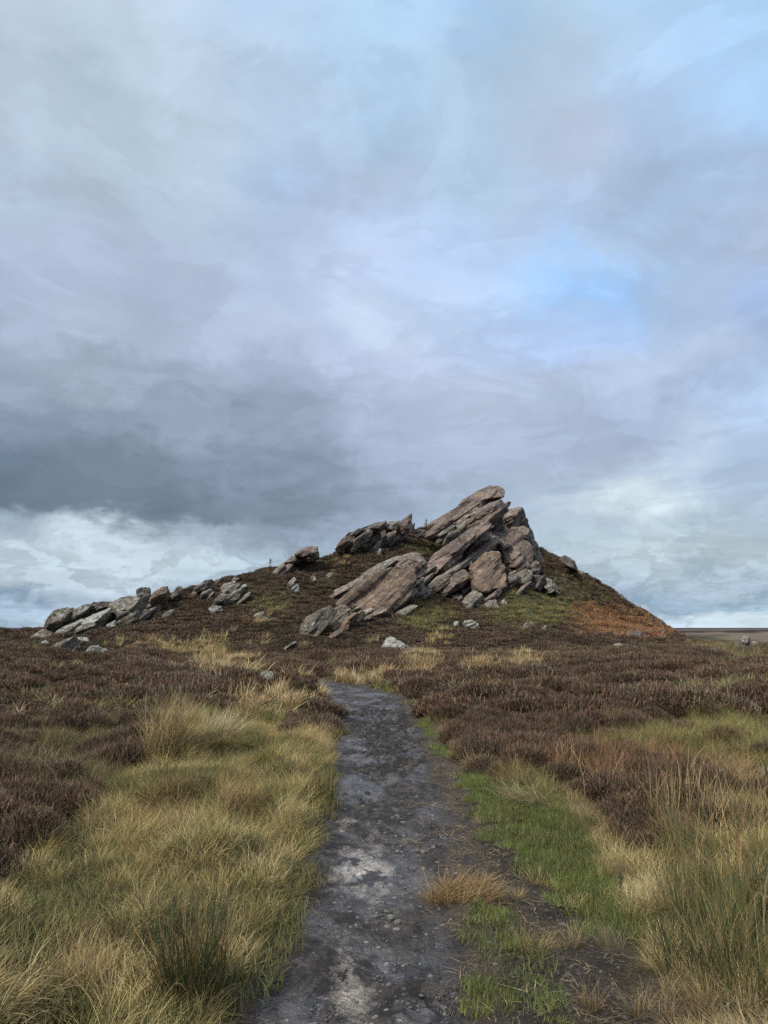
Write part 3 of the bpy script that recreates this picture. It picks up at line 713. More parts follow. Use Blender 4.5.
# --- the outcrop in front of it
mid = root('hillside_outcrop', 365, 622, 'broad whaleback outcrop with a rusty brown front face below the summit crag', 'rock outcrop', 68)
def Mr(poly, Y=None, mat=None, nm='slab', thick=0.8, **k): return rock(nm, poly, Y, thick, mat or M_CRAG, parent=mid, **k)
Mr([(345,600),(360,588),(378,575),(398,566),(412,570),(418,582),(414,600),(395,612),(360,616)], 73.2, M_DARK, 'bedrock', 0.6, Tm=1.2)
Mr([(357,580),(363,573),(371,568),(382.5,561.5),(394,557),(401,556.8),(401,566),(390,571),(375,577),(360,582)], 74.5, M_GREY)
Mr([(397,567),(399,558),(407,553.5),(418,552.2),(424,556),(425.8,565),(424.5,572),(419,578.5),(411,576),(404,571)], 74.0, M_CRAG, 'boulder', 0.9, p=3)
Mr([(320,602),(331,592.5),(344,586),(357,578.3),(369,574.2),(377,576),(369,583),(358,590),(345,599),(334,605),(322,607)], 72.6, M_CRAG, p=3.6)
Mr([(339,604),(352,593.8),(366,585),(378,576),(389,570),(397.5,566.6),(406,568),(413,577),(415,586),(413,597),(407,602),(400,608),(390,615),(379,622),(362,623),(348,622),(343,615)], 69.6, M_FACE, 'slab', 0.9, p=3.6, cuts=5, up=1, flat=2.6)
Mr([(380,604),(384,597),(389,597),(391,603),(388,610),(382,611)], 68.6, M_PINK, 'boulder', 0.8)
Mr([(385,620),(400,610),(410,603),(416,607),(402,618),(389,623)], 69.2, M_GREY)
Mr([(292,644),(295,637),(300.5,624),(308,618),(320,612),(330,607),(339,604),(341.5,608),(333,617),(327,625),(321,634),(317,640),(310,645.5),(300,650.5),(293,649)], 67.2, M_LEFT, p=3.8)
Mr([(318,631),(326,619),(336,607.5),(346,605.6),(350,611),(349,622),(338,625),(333,640),(320,641)], 68.4, M_LEFT, p=3.6)
Mr([(329,624.5),(340,621.5),(349,622),(347.5,630),(341,637),(330,641)], 67.2, M_PINK, 'boulder', 0.9)
Mr([(277,655),(285,648),(294,642),(297,644),(289,651),(280,657)], 66.0, M_LEFT)

ledges(mid, 16, [(306,640),(325,614),(350,600),(378,590),(412,590),(404,608),(372,622),(345,626),(330,644)], 16, 36, [M_FACE, M_CRAG, M_LEFT], 17, 36, 0.2)
# --- outcrop on the ridge line
ridge = root('ridge_outcrop', 375, 552, 'jagged line of leaning rock fins on the skyline left of the summit', 'rock outcrop')
rock('bedrock', [(334,553),(348,538),(362,530),(378,525.5),(396,524),(402,526),(407,524),(411,531),(420,537),(400,547),(370,556)], 91.5, 1, M_DARK, parent=ridge, Tm=1.2, p=4)
for q, mt in [([(336,550),(342,541),(349,533.5),(356,532.5),(355,540),(348,547),(340,553)],M_CRAG), ([(350,552),(358.8,541),(367,529.5),(374,529),(371,537),(362.5,545),(353.8,553.5)],M_GREY),
    ([(346,550),(354,540),(362,532),(364,535),(356,545),(349,553)],M_CRAG), ([(360,551.5),(370,537),(380,532.5),(381,541),(371,549.8),(366,553)],M_CRAG), ([(379,543),(390,531.5),(396.5,528),(397,535),(390,542),(383,548)],M_CRAG),
    ([(397.5,530),(398.8,524.5),(405,519.4),(411,514.6),(410.8,525),(408.5,532.5),(400,534)],M_CRAG), ([(409.5,531),(411.5,526),(414.4,523.8),(413.5,532)],M_DARK),
    ([(384,527),(386,523),(392,520.8),(397,520),(400,523.8),(397,529.5),(387,531)],M_GREY), ([(364,530),(366,527),(376,523.2),(384,522.6),(384.5,527),(378,533),(367.5,533)],M_DARK), ([(388,546),(396,537),(403,533),(404,539),(396,546),(390,549)],M_DARK),
    ([(391,543),(394,541),(395,545),(392,547)],M_PALE), ([(350,536),(358,529.5),(368,526.5),(366,531),(356,537)],M_DARK), ([(412,535),(418,531),(424,532),(420,538),(413,539)],M_GREY)]:
    rock('rock_fin', q, None, 1.0, mt, parent=ridge, p=3.6, push=0.3)
ledges(ridge, 9, [(340,548),(360,532),(395,528),(406,532),(395,543),(370,552)], 12, 24, [M_CRAG, M_DARK], 6, 46, 0.4)
lone = root('leaning_outcrop', 295, 566, 'leaning outcrop with a blunt dark head halfway up the left skyline', 'rock outcrop')
rock('bedrock', [(274,580),(284,569),(296,559),(306,553),(315,550),(319,560),(305,570),(288,578)], 81, 1, M_DARK, parent=lone, Tm=0.9, p=4)
for q, mt in [([(296.5,556),(303,550),(310.5,545.6),(316.3,546.2),(317.6,552.5),(313,556.5),(303.8,557.5)],M_CRAG), ([(301,557),(309,554),(317,552.5),(319,558.5),(313,562.5),(303,562.5)],M_DARK),
    ([(283.5,565),(291,557),(300,554.6),(304,558.8),(296,564.5),(286,568.5)],M_CRAG), ([(269.8,579.5),(275.5,568.8),(283,564),(285,567.5),(278.5,574.8),(272.8,581)],M_GREY), ([(275.5,580.5),(281,570),(288.5,563.2),(292,566),(286,575),(280,581)],M_CRAG)]:
    rock('rock_slab', q, None, 1.0, mt, parent=lone, p=3.6, push=0.3)

# --- single rocks
G1 = 'rocks of the outcrop at the left end of the ridge'
G2 = 'rocks scattered below the left skyline'
G3 = 'loose boulders on the moor'
left_rock = root('rock_shelf', 100, 632, 'dark bedrock shelf the leaning rocks of the left outcrop grow out of', 'bedrock')
ledges(left_rock, 13, [(46,634),(70,618),(100,608),(125,602),(160,600),(158,615),(130,626),(95,632),(60,640)], 16, 34, [M_LEFT, M_DARK], 8, 36, 0.1)
rib = root('rock_shelf', 222, 600, 'low jagged bedrock ribs showing through heather in the broken cluster below the skyline', 'bedrock')
ledges(rib, 11, [(180,594),(200,584),(238,580),(250,592),(244,604),(215,612),(190,604)], 9, 20, [M_LEFT, M_DARK, M_GREY], 9, 40, 0.3)
ROCKS = [
 ([(41.5,627),(48,616),(58,608),(65,607.4),(69.3,612.5),(68,621),(61,628),(53.8,632),(45,632)], M_LEFT, 'big rounded lichen-spotted boulder at the far left end of the skyline rocks', G1),
 ([(65,623),(72,611),(82,604.4),(89,606.5),(85,614),(75.5,624),(67.5,628)], M_LEFT, 'leaning wedge rock just right of the rounded left-end boulder', G1),
 ([(81,618),(90.5,606),(97.5,601.4),(107.5,602),(110,605),(101,611),(89.5,618)], M_DARK, 'dark flat-topped slab behind the long pale leaning slab', G1),
 ([(60.5,638),(70.5,627.5),(83.8,618),(97.5,610.4),(108,608.4),(109.6,612.5),(106,619.5),(98,626),(90,633),(80,640),(66,641)], M_PALE, 'long pale grey slab leaning right in the middle of the left rocks', G1),
 ([(27,641),(34,634),(43,629),(52,630.5),(53,637),(43,643),(30,644)], M_LEFT, 'low flat rock at the foot of the rounded left-end boulder', G1),
 ([(48,639),(56,632),(64,628),(72,627),(62,637),(52,643)], M_LEFT, 'narrow slab between the rounded left-end boulder and the long pale slab', G1),
 ([(38,659),(47,650),(57,642.5),(67.5,634.6),(78,636),(81,642.5),(77,651),(72,661),(55,663),(40,663)], M_LEFT, 'large sloping grey-brown rock in front of the long pale slab', G1),
 ([(77.5,639.5),(82,636.8),(87,637),(91,642.5),(86,650),(78.5,648)], M_PALE, 'small upright pale block beside the large sloping rock', G1),
 ([(81.5,653),(87,648),(93,646),(100,648),(106,653),(101,659),(84,659.5)], M_PALE, 'small rock with a white lichen cap nearest the viewer at the left', G1),
 ([(70.5,655),(75,647),(81,648),(81,657),(73,660)], M_DARK, 'small dark block wedged left of the white-capped rock', G1),
 ([(40.5,644),(45,640.5),(49.5,643),(47,647),(42,647)], M_PALE, 'small pale stone in heather left of the large sloping rock', G1),
 ([(108.5,615),(113,606),(120.5,597.5),(129.5,592),(137.5,591),(141.8,597.5),(143.5,611),(145,621),(137,628),(127.5,632),(117,629),(109.5,624)], M_LEFT, 'massive brown slab-sided rock standing tallest of the left rocks', G1),
 ([(140.2,592),(144,589.5),(148,588.4),(151,592),(151,601),(153,605.5),(149.8,613.5),(144,617),(142,607.5)], M_LEFT, 'upright pillar split off the right side of the massive brown rock', G1),
 ([(150,600),(155.5,591),(162,587),(168.2,583.2),(169,592.5),(166,601.5),(162.5,605.5),(153,603)], M_FACE, 'pointed shark-fin rock on the skyline right of the massive brown rock', G1),
 ([(151,607.5),(155,605),(160,605),(162,609),(156,614)], M_GREY, 'small rounded boulder at the foot of the split pillar', G1),
 ([(157,622.5),(166.5,612.5),(174.5,608),(171,616),(162.5,623)], M_GREY, 'thin slab jutting up to the right below the shark-fin rock', G1),
 ([(161.5,605.5),(165.5,598),(168.8,593),(171,602.5),(168,608)], M_GREY, 'narrow wedge against the right foot of the shark-fin rock', G1),
 ([(170,596.5),(174,590.5),(178,586.6),(182,588.5),(178.5,596),(173.5,599.5)], M_GREY, 'small tilted rock on the skyline just right of the shark-fin rock', G1),
 ([(104,632),(107,626),(112,621),(115,626),(110,634)], M_PALE, 'pale leaning stone below the gap between the long slab and the massive rock', G1),
 ([(197.5,589.5),(203,582),(210.5,579.8),(213,582),(208,588.5),(200,592)], M_DARK, 'dark rock on the skyline at the left of the broken cluster', G2),
 ([(211.5,584.5),(216,581),(224.5,580.4),(225,584),(218,588),(213,588)], M_LEFT, 'flat brown rock on top of the broken cluster', G2),
 ([(220,591.5),(224,585),(233.8,582),(239.8,586),(238,591.5),(230,595.5),(223,595.5)], M_GREY, 'biggest blocky grey rock of the broken cluster', G2),
 ([(200,597),(203,590),(211,588),(212.3,594),(208,599)], M_GREY, 'light grey rock at the left of the broken cluster', G2),
 ([(214,603),(221.5,594.5),(229,595),(229,604),(224,610),(216.5,606)], M_LEFT, 'angular rock in the middle of the broken cluster', G2),
 ([(230,602),(235.5,591),(243,587.5),(241.5,596),(238,602.5)], M_LEFT, 'leaning rock at the right edge of the broken cluster', G2),
 ([(210,607),(216,605.6),(223.5,608.4),(220,615),(213,615)], M_GREY, 'lowest light grey wedge of the broken cluster', G2),
 ([(230.5,580),(234,576.8),(239.5,575.4),(240,580),(233,582)], M_DARK, 'small dark rock perched on the skyline above the broken cluster', G2),
 ([(191,594),(195,588.5),(199,587),(199.5,592),(194,597)], M_LEFT, 'small brown rock at the outer left of the broken cluster', G2),
 ([(254,618),(257,612.5),(263,613),(267,618.5),(262,622),(256,621)], M_GREY, 'light grey stone above the yellow grass bank left of the whaleback outcrop', G2),
 ([(247.5,617),(249.5,613.5),(252.5,614),(253,618)], M_GREY, 'tiny light grey stone left of the stone above the yellow grass bank', G2),
 ([(285,587),(289,581.5),(294,577.2),(297,579.5),(293.5,586),(288.5,590)], M_GREY, 'split grey boulder below the leaning skyline outcrop', G2),
 ([(292.5,589),(297.5,584),(299.5,592),(295,594)], M_PALE, 'small white-topped stone just under the split grey boulder', G2),
 ([(309,583),(313,575.6),(316,578.8),(312,586)], M_LEFT, 'small upright stone right of the split grey boulder', G2),
 ([(322,578.5),(328,573.5),(333,573),(331,577.5),(325,581)], M_GREY, 'flat grey stone on the slope above the whaleback outcrop tail', G2),
 ([(346,565),(350,562),(351.5,566),(348,568)], M_PINK, 'small pinkish stone beside the straw patch under the rock fins', G2),
 ([(376,555),(379,550),(382.5,550),(381,555.5),(378,557.5)], M_PALE, 'small pale stone on the slope just below the rock fins', G2),
 ([(383,657),(382.8,646),(385,640.5),(389,637.8),(394,638.4),(402,643.5),(410.5,650.5),(411,657),(404,664),(388,664)], M_PALE, 'whitish round-backed boulder alone in heather beyond the end of the path', G3),
 ([(372,656),(376,651.5),(382,652),(383,658),(376,660)], M_GREY, 'low mossy stone beside the whitish round-backed boulder', G3),
 ([(258.5,677),(262.5,671),(272,673),(278.5,678.8),(278,686.5),(263,687)], M_GREY, 'grey boulder half hidden in grass left of the path bend', G3),
 ([(256,664),(259,660),(264,661),(264,667),(257,668)], M_GREY, 'small grey stone behind the half hidden boulder left of the path bend', G3),
 ([(463,625),(465.5,621.5),(471,620.4),(476,624),(478.5,629),(476,633),(465,632.5)], M_PALE, 'pale rounded stone at the foot of the summit crag', G3),
 ([(452.5,626),(454.5,622),(459,622.5),(460,628),(454,629.5)], M_PALE, 'smaller pale stone left of the rounded one at the crag foot', G3),
 ([(523,629.5),(526,624.4),(530.5,623.2),(536,628.5),(534,632),(525,632)], M_GREY, 'low grey boulder on the green slope below the right side of the crag', G3),
 ([(541,630),(545,626),(549,628),(548,632),(542,633)], M_GREY, 'small grey stone right of the low boulder on the green slope', G3),
 ([(500,604),(503,600),(507,601.5),(505,606)], M_PALE, 'pale chip of rock on the moss right under the crag boulders', G3),
 ([(614.5,649),(617,645.2),(620.5,644.4),(626,647),(626,652),(615,652.5)], M_PALE, 'bright white flat stone lying in heather in front of the orange slope', G3),
 ([(628,636),(631,631.8),(639,631.6),(643,636),(641,643),(630,643)], M_DARK, 'dark squat block at the lower edge of the orange bracken', G3),
 ([(559.5,560.5),(562.5,555.4),(567,556),(574,561.5),(577,565),(577,571),(571,570.5),(563.5,565)], M_DARK, 'dark humped rock on the skyline high on the right slope', G3),
 ([(575.5,574.5),(579,570.2),(584,572.6),(585,578),(579,578)], M_GREY, 'small rock on the skyline below the humped one on the right slope', G3),
 ([(613.5,597),(616,593.5),(620.5,593.4),(623.5,599),(621,602.5),(615,601)], M_DARK, 'lone dark rock on the skyline halfway down the right slope', G3),
 ([(656,624),(659,621.8),(664,622.6),(666.5,627.5),(659,628.5)], M_DARK, 'low rock on the skyline near the bottom of the right slope', G3),
 ([(738,647),(741,640),(747,636.5),(751,640),(752,648),(744,650.5)], M_GREY, 'heap-like grey rock on the moor at the far right', G3),
 ([(749,645),(753,641.5),(758,643),(757,649),(751,650)], M_GREY, 'small stone right of the heap-like rock at the far right', G3),
]
for q, mt, lbl, grp in ROCKS:
    r_ = rock('boulder' if grp != G1 else 'rock', q, None, 0.95, mt, p=3.2, push=0.45)
    tag(r_, lbl, 'rock', grp)

# ------------------------------------------------------------------ plants: blades as real strips
def blades(n, rad, L, w, th0, kap, az_mean=None, az_sd=0.6, segs=4, rg=RNG, zr=0.0, power=0.5, wind=0.0, wtip=0.12):
    """n curved strips rooted in a disc. th0/kap: (mean, sd) start lean and total bend in degrees"""
    ra = rg.uniform(0, 1, n) ** power * rad; pa = rg.uniform(0, 2 * math.pi, n)
    bx, by = ra * np.cos(pa), ra * np.sin(pa)
    if az_mean is None: az_ = pa + rg.normal(0, az_sd, n)
    else: az_ = az_mean + rg.normal(0, az_sd, n)
    Ln = rg.uniform(L[0], L[1], n); W_ = w * rg.uniform(0.7, 1.3, n)
    t0 = np.radians(rg.normal(th0[0], th0[1], n)); kk = np.radians(rg.normal(kap[0], kap[1], n))
    tw = rg.uniform(-0.9, 0.9, n)
    P = np.zeros((n, segs + 1, 3)); x = np.zeros(n); z = np.full(n, 0.0) + rg.uniform(-1, 1, n) * zr
    daz = rg.normal(0, 0.25, n)
    cx_, cy_ = bx.copy(), by.copy()
    for s in range(segs + 1):
        P[:, s, 0] = cx_; P[:, s, 1] = cy_; P[:, s, 2] = z
        t = t0 + kk * (s / segs) ** 1.3; t = np.clip(t, -0.3, 1.9)
        dl_ = Ln / segs; a_ = az_ + daz * s
        cx_ = cx_ + np.sin(t) * np.cos(a_) * dl_; cy_ = cy_ + np.sin(t) * np.sin(a_) * dl_; z = z + np.cos(t) * dl_
    side = np.stack([-np.sin(az_ + tw), np.cos(az_ + tw), 0 * az_], 1)[:, None, :]
    tap = (1 - (1 - wtip) * (np.arange(segs + 1) / segs) ** 1.6)[None, :, None]
    hw = W_[:, None, None] * 0.5 * tap
    V = np.stack([P - side * hw, P + side * hw], 2).reshape(n, -1, 3)
    V[:, :, 2] = np.maximum(V[:, :, 2], -0.05)
    k = (segs + 1) * 2
    base = np.arange(n)[:, None] * k
    fs = []
    for s in range(segs): fs.append(np.stack([base[:, 0] + 2*s, base[:, 0] + 2*s + 1, base[:, 0] + 2*s + 3, base[:, 0] + 2*s + 2], 1))
    Fc = np.concatenate(fs)
    rnd = rg.uniform(0, 1, n); rnd2 = rg.uniform(0, 1, n)
    C = np.stack([np.repeat(rnd[:, None], k, 1), np.repeat((np.arange(segs + 1) / segs)[None, :].repeat(2, 1).reshape(1, 2, -1).transpose(0, 2, 1).reshape(1, -1), n, 0), np.repeat(rnd2[:, None], k, 1)], -1)
    s_ = np.repeat(np.arange(segs + 1) / segs, 2)[None, :]; C[:, :, 1] = s_
    return V.reshape(-1, 3), Fc, C.reshape(-1, 3)
def join(parts):
    V = []; Fc = []; C = []; o = 0
    for v, f, c in parts: V.append(v); Fc.append(f + o); C.append(c); o += len(v)
    return np.concatenate(V), np.concatenate(Fc), np.concatenate(C)

# a dead dock stem with side sprigs
def stalk(rg, h, w=0.006, curl=0.1, sprigs=14, az_=0.0, lean=6, wide=0.06):
    pr = [blades(1, 0.001, (h, h * 1.001), w, (lean, 1), (curl * 57, 1), az_, 0.01, 8, rg, 0, wtip=.5)]
    tl = pr[0][0]
    for i in range(sprigs):
        t = rg.uniform(0.35, 1.0); k_ = int(t * 8); c_ = tl[2 * k_]
        v, f, c = blades(3, 0.003, (wide * .5, wide * 1.3), w * .5, (35, 20), (10, 20), None, 2, 2, rg); v = v + c_; pr.append((v, f, c))
    return join(pr)
def mat_plant(name, dark=0.55, light=1.5, base_col=None, trans=0.25, instancer=True, tint=(1,1,1), alt=None):
    m = bpy.data.materials.new(name); m.use_nodes = True
    nt = NT(m.node_tree); nt.n.clear()
    out = nt.new('ShaderNodeOutputMaterial')
    bl_ = nt.new('ShaderNodeAttribute', attribute_name='blade')
    s_ = nt.new('ShaderNodeSeparateColor'); nt.set(s_.inputs[0], bl_.outputs['Color'])
    if instancer:
        col = nt.new('ShaderNodeAttribute', attribute_name='tint', attribute_type='INSTANCER').outputs['Color']
    else:
        rgb = nt.new('ShaderNodeRGB'); rgb.outputs[0].default_value = (*tint, 1); col = rgb.outputs[0]
    if alt is not None:
        col = nt.mix(nt.rng(s_.outputs[2], 0.62, 0.72), col, (*alt, 1))
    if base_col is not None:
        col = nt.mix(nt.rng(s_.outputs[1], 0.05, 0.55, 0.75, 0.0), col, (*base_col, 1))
    col = nt.vmath('SCALE', col, sc_=nt.rng(s_.outputs[0], 0, 1, dark, light))
    d = nt.new('ShaderNodeBsdfPrincipled'); nt.set(d.inputs['Base Color'], col); d.inputs['Roughness'].default_value = 0.65; d.inputs['Specular IOR Level'].default_value = 0.25
    t = nt.new('ShaderNodeBsdfTranslucent'); nt.set(t.inputs[0], col)
    mx = nt.new('ShaderNodeMixShader'); mx.inputs[0].default_value = trans
    nt.l.new(d.outputs[0], mx.inputs[1]); nt.l.new(t.outputs[0], mx.inputs[2]); nt.l.new(mx.outputs[0], out.inputs[0])
    return m
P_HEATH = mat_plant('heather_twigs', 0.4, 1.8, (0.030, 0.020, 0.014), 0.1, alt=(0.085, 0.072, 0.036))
P_STRAW = mat_plant('dry_moor_grass', 0.45, 1.5, (0.085, 0.068, 0.030), 0.3, alt=(0.26, 0.165, 0.070))  # blade bases: dark thatch, deepened to paint shade into the gaps
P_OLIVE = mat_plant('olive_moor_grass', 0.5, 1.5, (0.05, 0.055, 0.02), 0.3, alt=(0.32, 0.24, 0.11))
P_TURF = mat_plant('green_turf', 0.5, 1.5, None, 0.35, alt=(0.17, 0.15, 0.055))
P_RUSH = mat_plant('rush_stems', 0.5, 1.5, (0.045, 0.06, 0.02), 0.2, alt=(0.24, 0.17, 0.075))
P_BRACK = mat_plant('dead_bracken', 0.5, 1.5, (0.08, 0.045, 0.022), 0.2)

P_LIT = mat_plant('dead_blades', 0.6, 1.4, None, 0.15)
def proto(name, data, mat, coll):
    V, Fc, C = data
    o = make_mesh(name, V, Fc, mat, False, link=False); attr(o, 'blade', C); coll.objects.link(o); return o

def heather_data(rg, n, rad, h, w, sub=3):
    parts = [blades(n, rad, (h * .55, h), w, (26, 18), (18, 22), None, 0.9, 2, rg, 0.02, 0.6, wtip=0.6)]
    # side sprigs near the tips, bushy
    for _ in range(sub):
        v, f, c = blades(n, rad * 1.15, (h * .18, h * .38), w * 1.25, (36, 32), (20, 30), None, 1.6, 2, rg, 0, 0.6, wtip=0.5)
        r_ = np.hypot(v[:, 0], v[:, 1]); k = 6
        root_r = np.repeat(np.hypot(v[::k, 0], v[::k, 1]), k)
        lift = np.repeat(rg.uniform(0.35, 0.8, len(v) // k), k) * h * np.sqrt(np.clip(1 - (root_r / (rad * 1.35)) ** 2, 0.05, 1))
        v[:, 2] += lift; parts.append((v, f, c))
    return join(parts)

def make_protos():
    out = {}
    def coll(nm):
        c = bpy.data.collections.new(nm); out[nm] = c; return c
    rg = np.random.default_rng(5)
    c = coll('heather_near')
    for i in range(5): proto('heather_tuft', heather_data(rg, 260, 0.22, 0.27, 0.0055, 6), P_HEATH, c)
    c = coll('heather_mid')
    for i in range(5): proto('heather_tuft', heather_data(rg, 160, 0.26, 0.25, 0.0095, 4), P_HEATH, c)
    c = coll('heather_far')
    for i in range(5): proto('heather_tuft', heather_data(rg, 55, 0.42, 0.27, 0.035, 3), P_HEATH, c)
    for lod, (nm, wm, nmul) in {'near': ('near', 1.0, 1.0), 'far': ('far', 3.4, 0.33)}.items():
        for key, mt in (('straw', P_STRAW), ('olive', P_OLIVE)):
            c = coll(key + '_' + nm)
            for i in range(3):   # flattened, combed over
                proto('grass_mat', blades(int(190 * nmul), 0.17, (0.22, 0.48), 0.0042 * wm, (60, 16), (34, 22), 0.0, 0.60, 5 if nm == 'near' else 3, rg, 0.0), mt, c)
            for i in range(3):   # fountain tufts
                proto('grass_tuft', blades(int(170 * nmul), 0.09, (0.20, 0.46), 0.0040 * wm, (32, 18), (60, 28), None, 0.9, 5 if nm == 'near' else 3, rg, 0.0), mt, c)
    c = coll('turf_near')
    for i in range(4): proto('turf_patch', blades(260, 0.16, (0.03, 0.085), 0.0035, (28, 20), (35, 30), None, 3.0, 3, rg, 0.0), P_TURF, c)
    c = coll('turf_far')
    for i in range(3): proto('turf_patch', blades(80, 0.3, (0.08, 0.2), 0.02, (28, 20), (35, 30), None, 3.0, 2, rg, 0.0), P_TURF, c)
    c = coll('rush_near')
    for i in range(4): proto('rush_clump', blades(120, 0.10, (0.30, 0.62), 0.0036, (8, 7), (16, 16), None, 0.7, 5, rg, 0.0), P_RUSH, c)
    c = coll('litter')
    for i in range(4): proto('dead_blades', blades(14, 0.10, (0.04, 0.16), 0.004, (86, 4), (4, 6), None, 3.0, 2, rg, 0.0), P_LIT, c)
    c = coll('stalk')
    for i in range(5): proto('dead_stalks', stalk(rg, 0.62, 0.0055, rg.uniform(.2, 1.1), 5, rg.uniform(0, 6), 14, .07), P_LIT, c)
    c = coll('bracken_near')
    for i in range(4): proto('bracken_litter', join([blades(70, 0.16, (0.18, 0.45), 0.0036, (28, 20), (55, 40), None, 1.6, 5, rg, 0.0), blades(90, 0.18, (0.05, 0.16), 0.007, (50, 30), (30, 40), None, 3, 3, rg, 0.06)]), P_BRACK, c)
    c = coll('bracken_far')
    for i in range(4): proto('bracken_litter', blades(70, 0.38, (0.15, 0.42), 0.035, (45, 22), (50, 30), 0.0, 1.2, 2, rg, 0.03), P_BRACK, c)
    return out
PROTO = make_protos()

def scatter(name, label, cat, coll, pos, rz, scl, tint, tilt=None):
    n = len(pos)
    me = bpy.data.meshes.new(name); me.vertices.add(n); me.vertices.foreach_set('co', np.asarray(pos, np.float32).ravel()); me.update()
    o = bpy.data.objects.new(name, me); sc.collection.objects.link(o)
    rot = np.zeros((n, 3), np.float32); rot[:, 2] = rz
    rg = np.random.default_rng(n); rot[:, 0] = rg.normal(0, 0.10, n); rot[:, 1] = rg.normal(0, 0.10, n)
    a = me.attributes.new('rot', 'FLOAT_VECTOR', 'POINT'); a.data.foreach_set('vector', rot.ravel())
    s3 = np.ones((n, 3), np.float32) * np.asarray(scl, np.float32)[:, None]; s3[:, 2] *= rg.uniform(0.75, 1.25, n)
    a = me.attributes.new('scl', 'FLOAT_VECTOR', 'POINT'); a.data.foreach_set('vector', s3.ravel())
    a = me.attributes.new('pick', 'INT', 'POINT'); a.data.foreach_set('value', rg.integers(0, len(coll.objects), n).astype(np.int32))
    t4 = np.ones((n, 4), np.float32); t4[:, :3] = tint
    a = me.attributes.new('tint', 'FLOAT_COLOR', 'POINT'); a.data.foreach_set('color', t4.ravel())
    ng = bpy.data.node_groups.new(name + '_scatter', 'GeometryNodeTree')
    ng.interface.new_socket('Geometry', in_out='INPUT', socket_type='NodeSocketGeometry'); ng.interface.new_socket('Geometry', in_out='OUTPUT', socket_type='NodeSocketGeometry')
    N = ng.nodes; Lk = ng.links
    gi = N.new('NodeGroupInput'); go = N.new('NodeGroupOutput'); ip = N.new('GeometryNodeInstanceOnPoints')
    ci = N.new('GeometryNodeCollectionInfo'); ci.inputs['Collection'].default_value = coll
    ci.inputs['Separate Children'].default_value = True; ci.inputs['Reset Children'].default_value = True
    def na(nm, ty):
        q = N.new('GeometryNodeInputNamedAttribute'); q.data_type = ty; q.inputs['Name'].default_value = nm; return q.outputs[0]
    er = N.new('FunctionNodeEulerToRotation'); Lk.new(na('rot', 'FLOAT_VECTOR'), er.inputs[0])
    Lk.new(gi.outputs[0], ip.inputs['Points']); Lk.new(ci.outputs[0], ip.inputs['Instance']); ip.inputs['Pick Instance'].default_value = True
    Lk.new(na('pick', 'INT'), ip.inputs['Instance Index']); Lk.new(er.outputs[0], ip.inputs['Rotation']); Lk.new(na('scl', 'FLOAT_VECTOR'), ip.inputs['Scale'])
    Lk.new(ip.outputs[0], go.inputs[0])
    md = o.modifiers.new('scatter', 'NODES'); md.node_group = ng
    return tag(o, label, cat, kind='stuff')

# candidate points: density falls with distance, as clumps get coarser
def wedge(y0, y1, per_m2, rg, k=0.62, pad=1.5):
    area = (k * (y1 ** 2 - y0 ** 2)) + 2 * pad * (y1 - y0); n = int(area * per_m2)
    y = np.sqrt(rg.uniform(y0 ** 2, y1 ** 2, n)); x = rg.uniform(-1, 1, n) * (k * y + pad)
    return x, y
def clear_path(x, y, m=0.0): return ~((y < PATH_END) & (x > xL(y) + m) & (x < xR(y) + 0.10 - m))
def off_rocks(x, y, z):
    px, py = project(x, y, z); ok = np.ones(len(x), bool)
    for poly, Yr, Tr in FOOT:
        lo = poly.min(0) - 2; hi = poly.max(0) + 3
        c = np.nonzero((px > lo[0]) & (px < hi[0]) & (py > lo[1]) & (py < hi[1]) & (y - Yr < 9) & (y > Yr - 0.85 * Tr))[0]
        if len(c) == 0: continue
        for sh in (0.0,):
            ins = np.zeros(len(c), bool); X_, Y_ = px[c], py[c] + sh
            for i in range(len(poly)):
                x0, y0 = poly[i - 1]; x1, y1 = poly[i]
                if y0 == y1: continue
                cr = ((y0 > Y_) != (y1 > Y_)) & (X_ < (x1 - x0) * (Y_ - y0) / (y1 - y0) + x0)
                ins ^= cr
            ok[c[ins]] = False
    return ok
def pick_kind(W, rg):
    P = W ** 3.0; P = P / P.sum(1, keepdims=True); c = P.cumsum(1); u = rg.uniform(0, 1, len(W))[:, None]
    return (c < u).sum(1).clip(0, 5)
rg = np.random.default_rng(11)
L_ = {k: [] for k in ('heather_near','heather_mid','heather_far','straw_near','straw_far','olive_near','olive_far','turf_near','turf_far','rush_near','bracken_near','bracken_far')}
def T(base, n, rg, var=0.12, hue=0.06):
    b = np.array(base)[None, :] * np.exp(rg.normal(0, var, n))[:, None] * np.exp(rg.normal(0, hue, (n, 3)))
    return b
def swirl(x, y): return 3.1 * n2(x, y, 0.9, 2, 61) * 1.3 + 0.35
def add(key, x, y, s, tint, rz, sink=0.02):
    if len(x) == 0: return
    z = height(x, y) - sink
    L_[key].append((np.stack([x, y, z], 1), rz, s, tint))
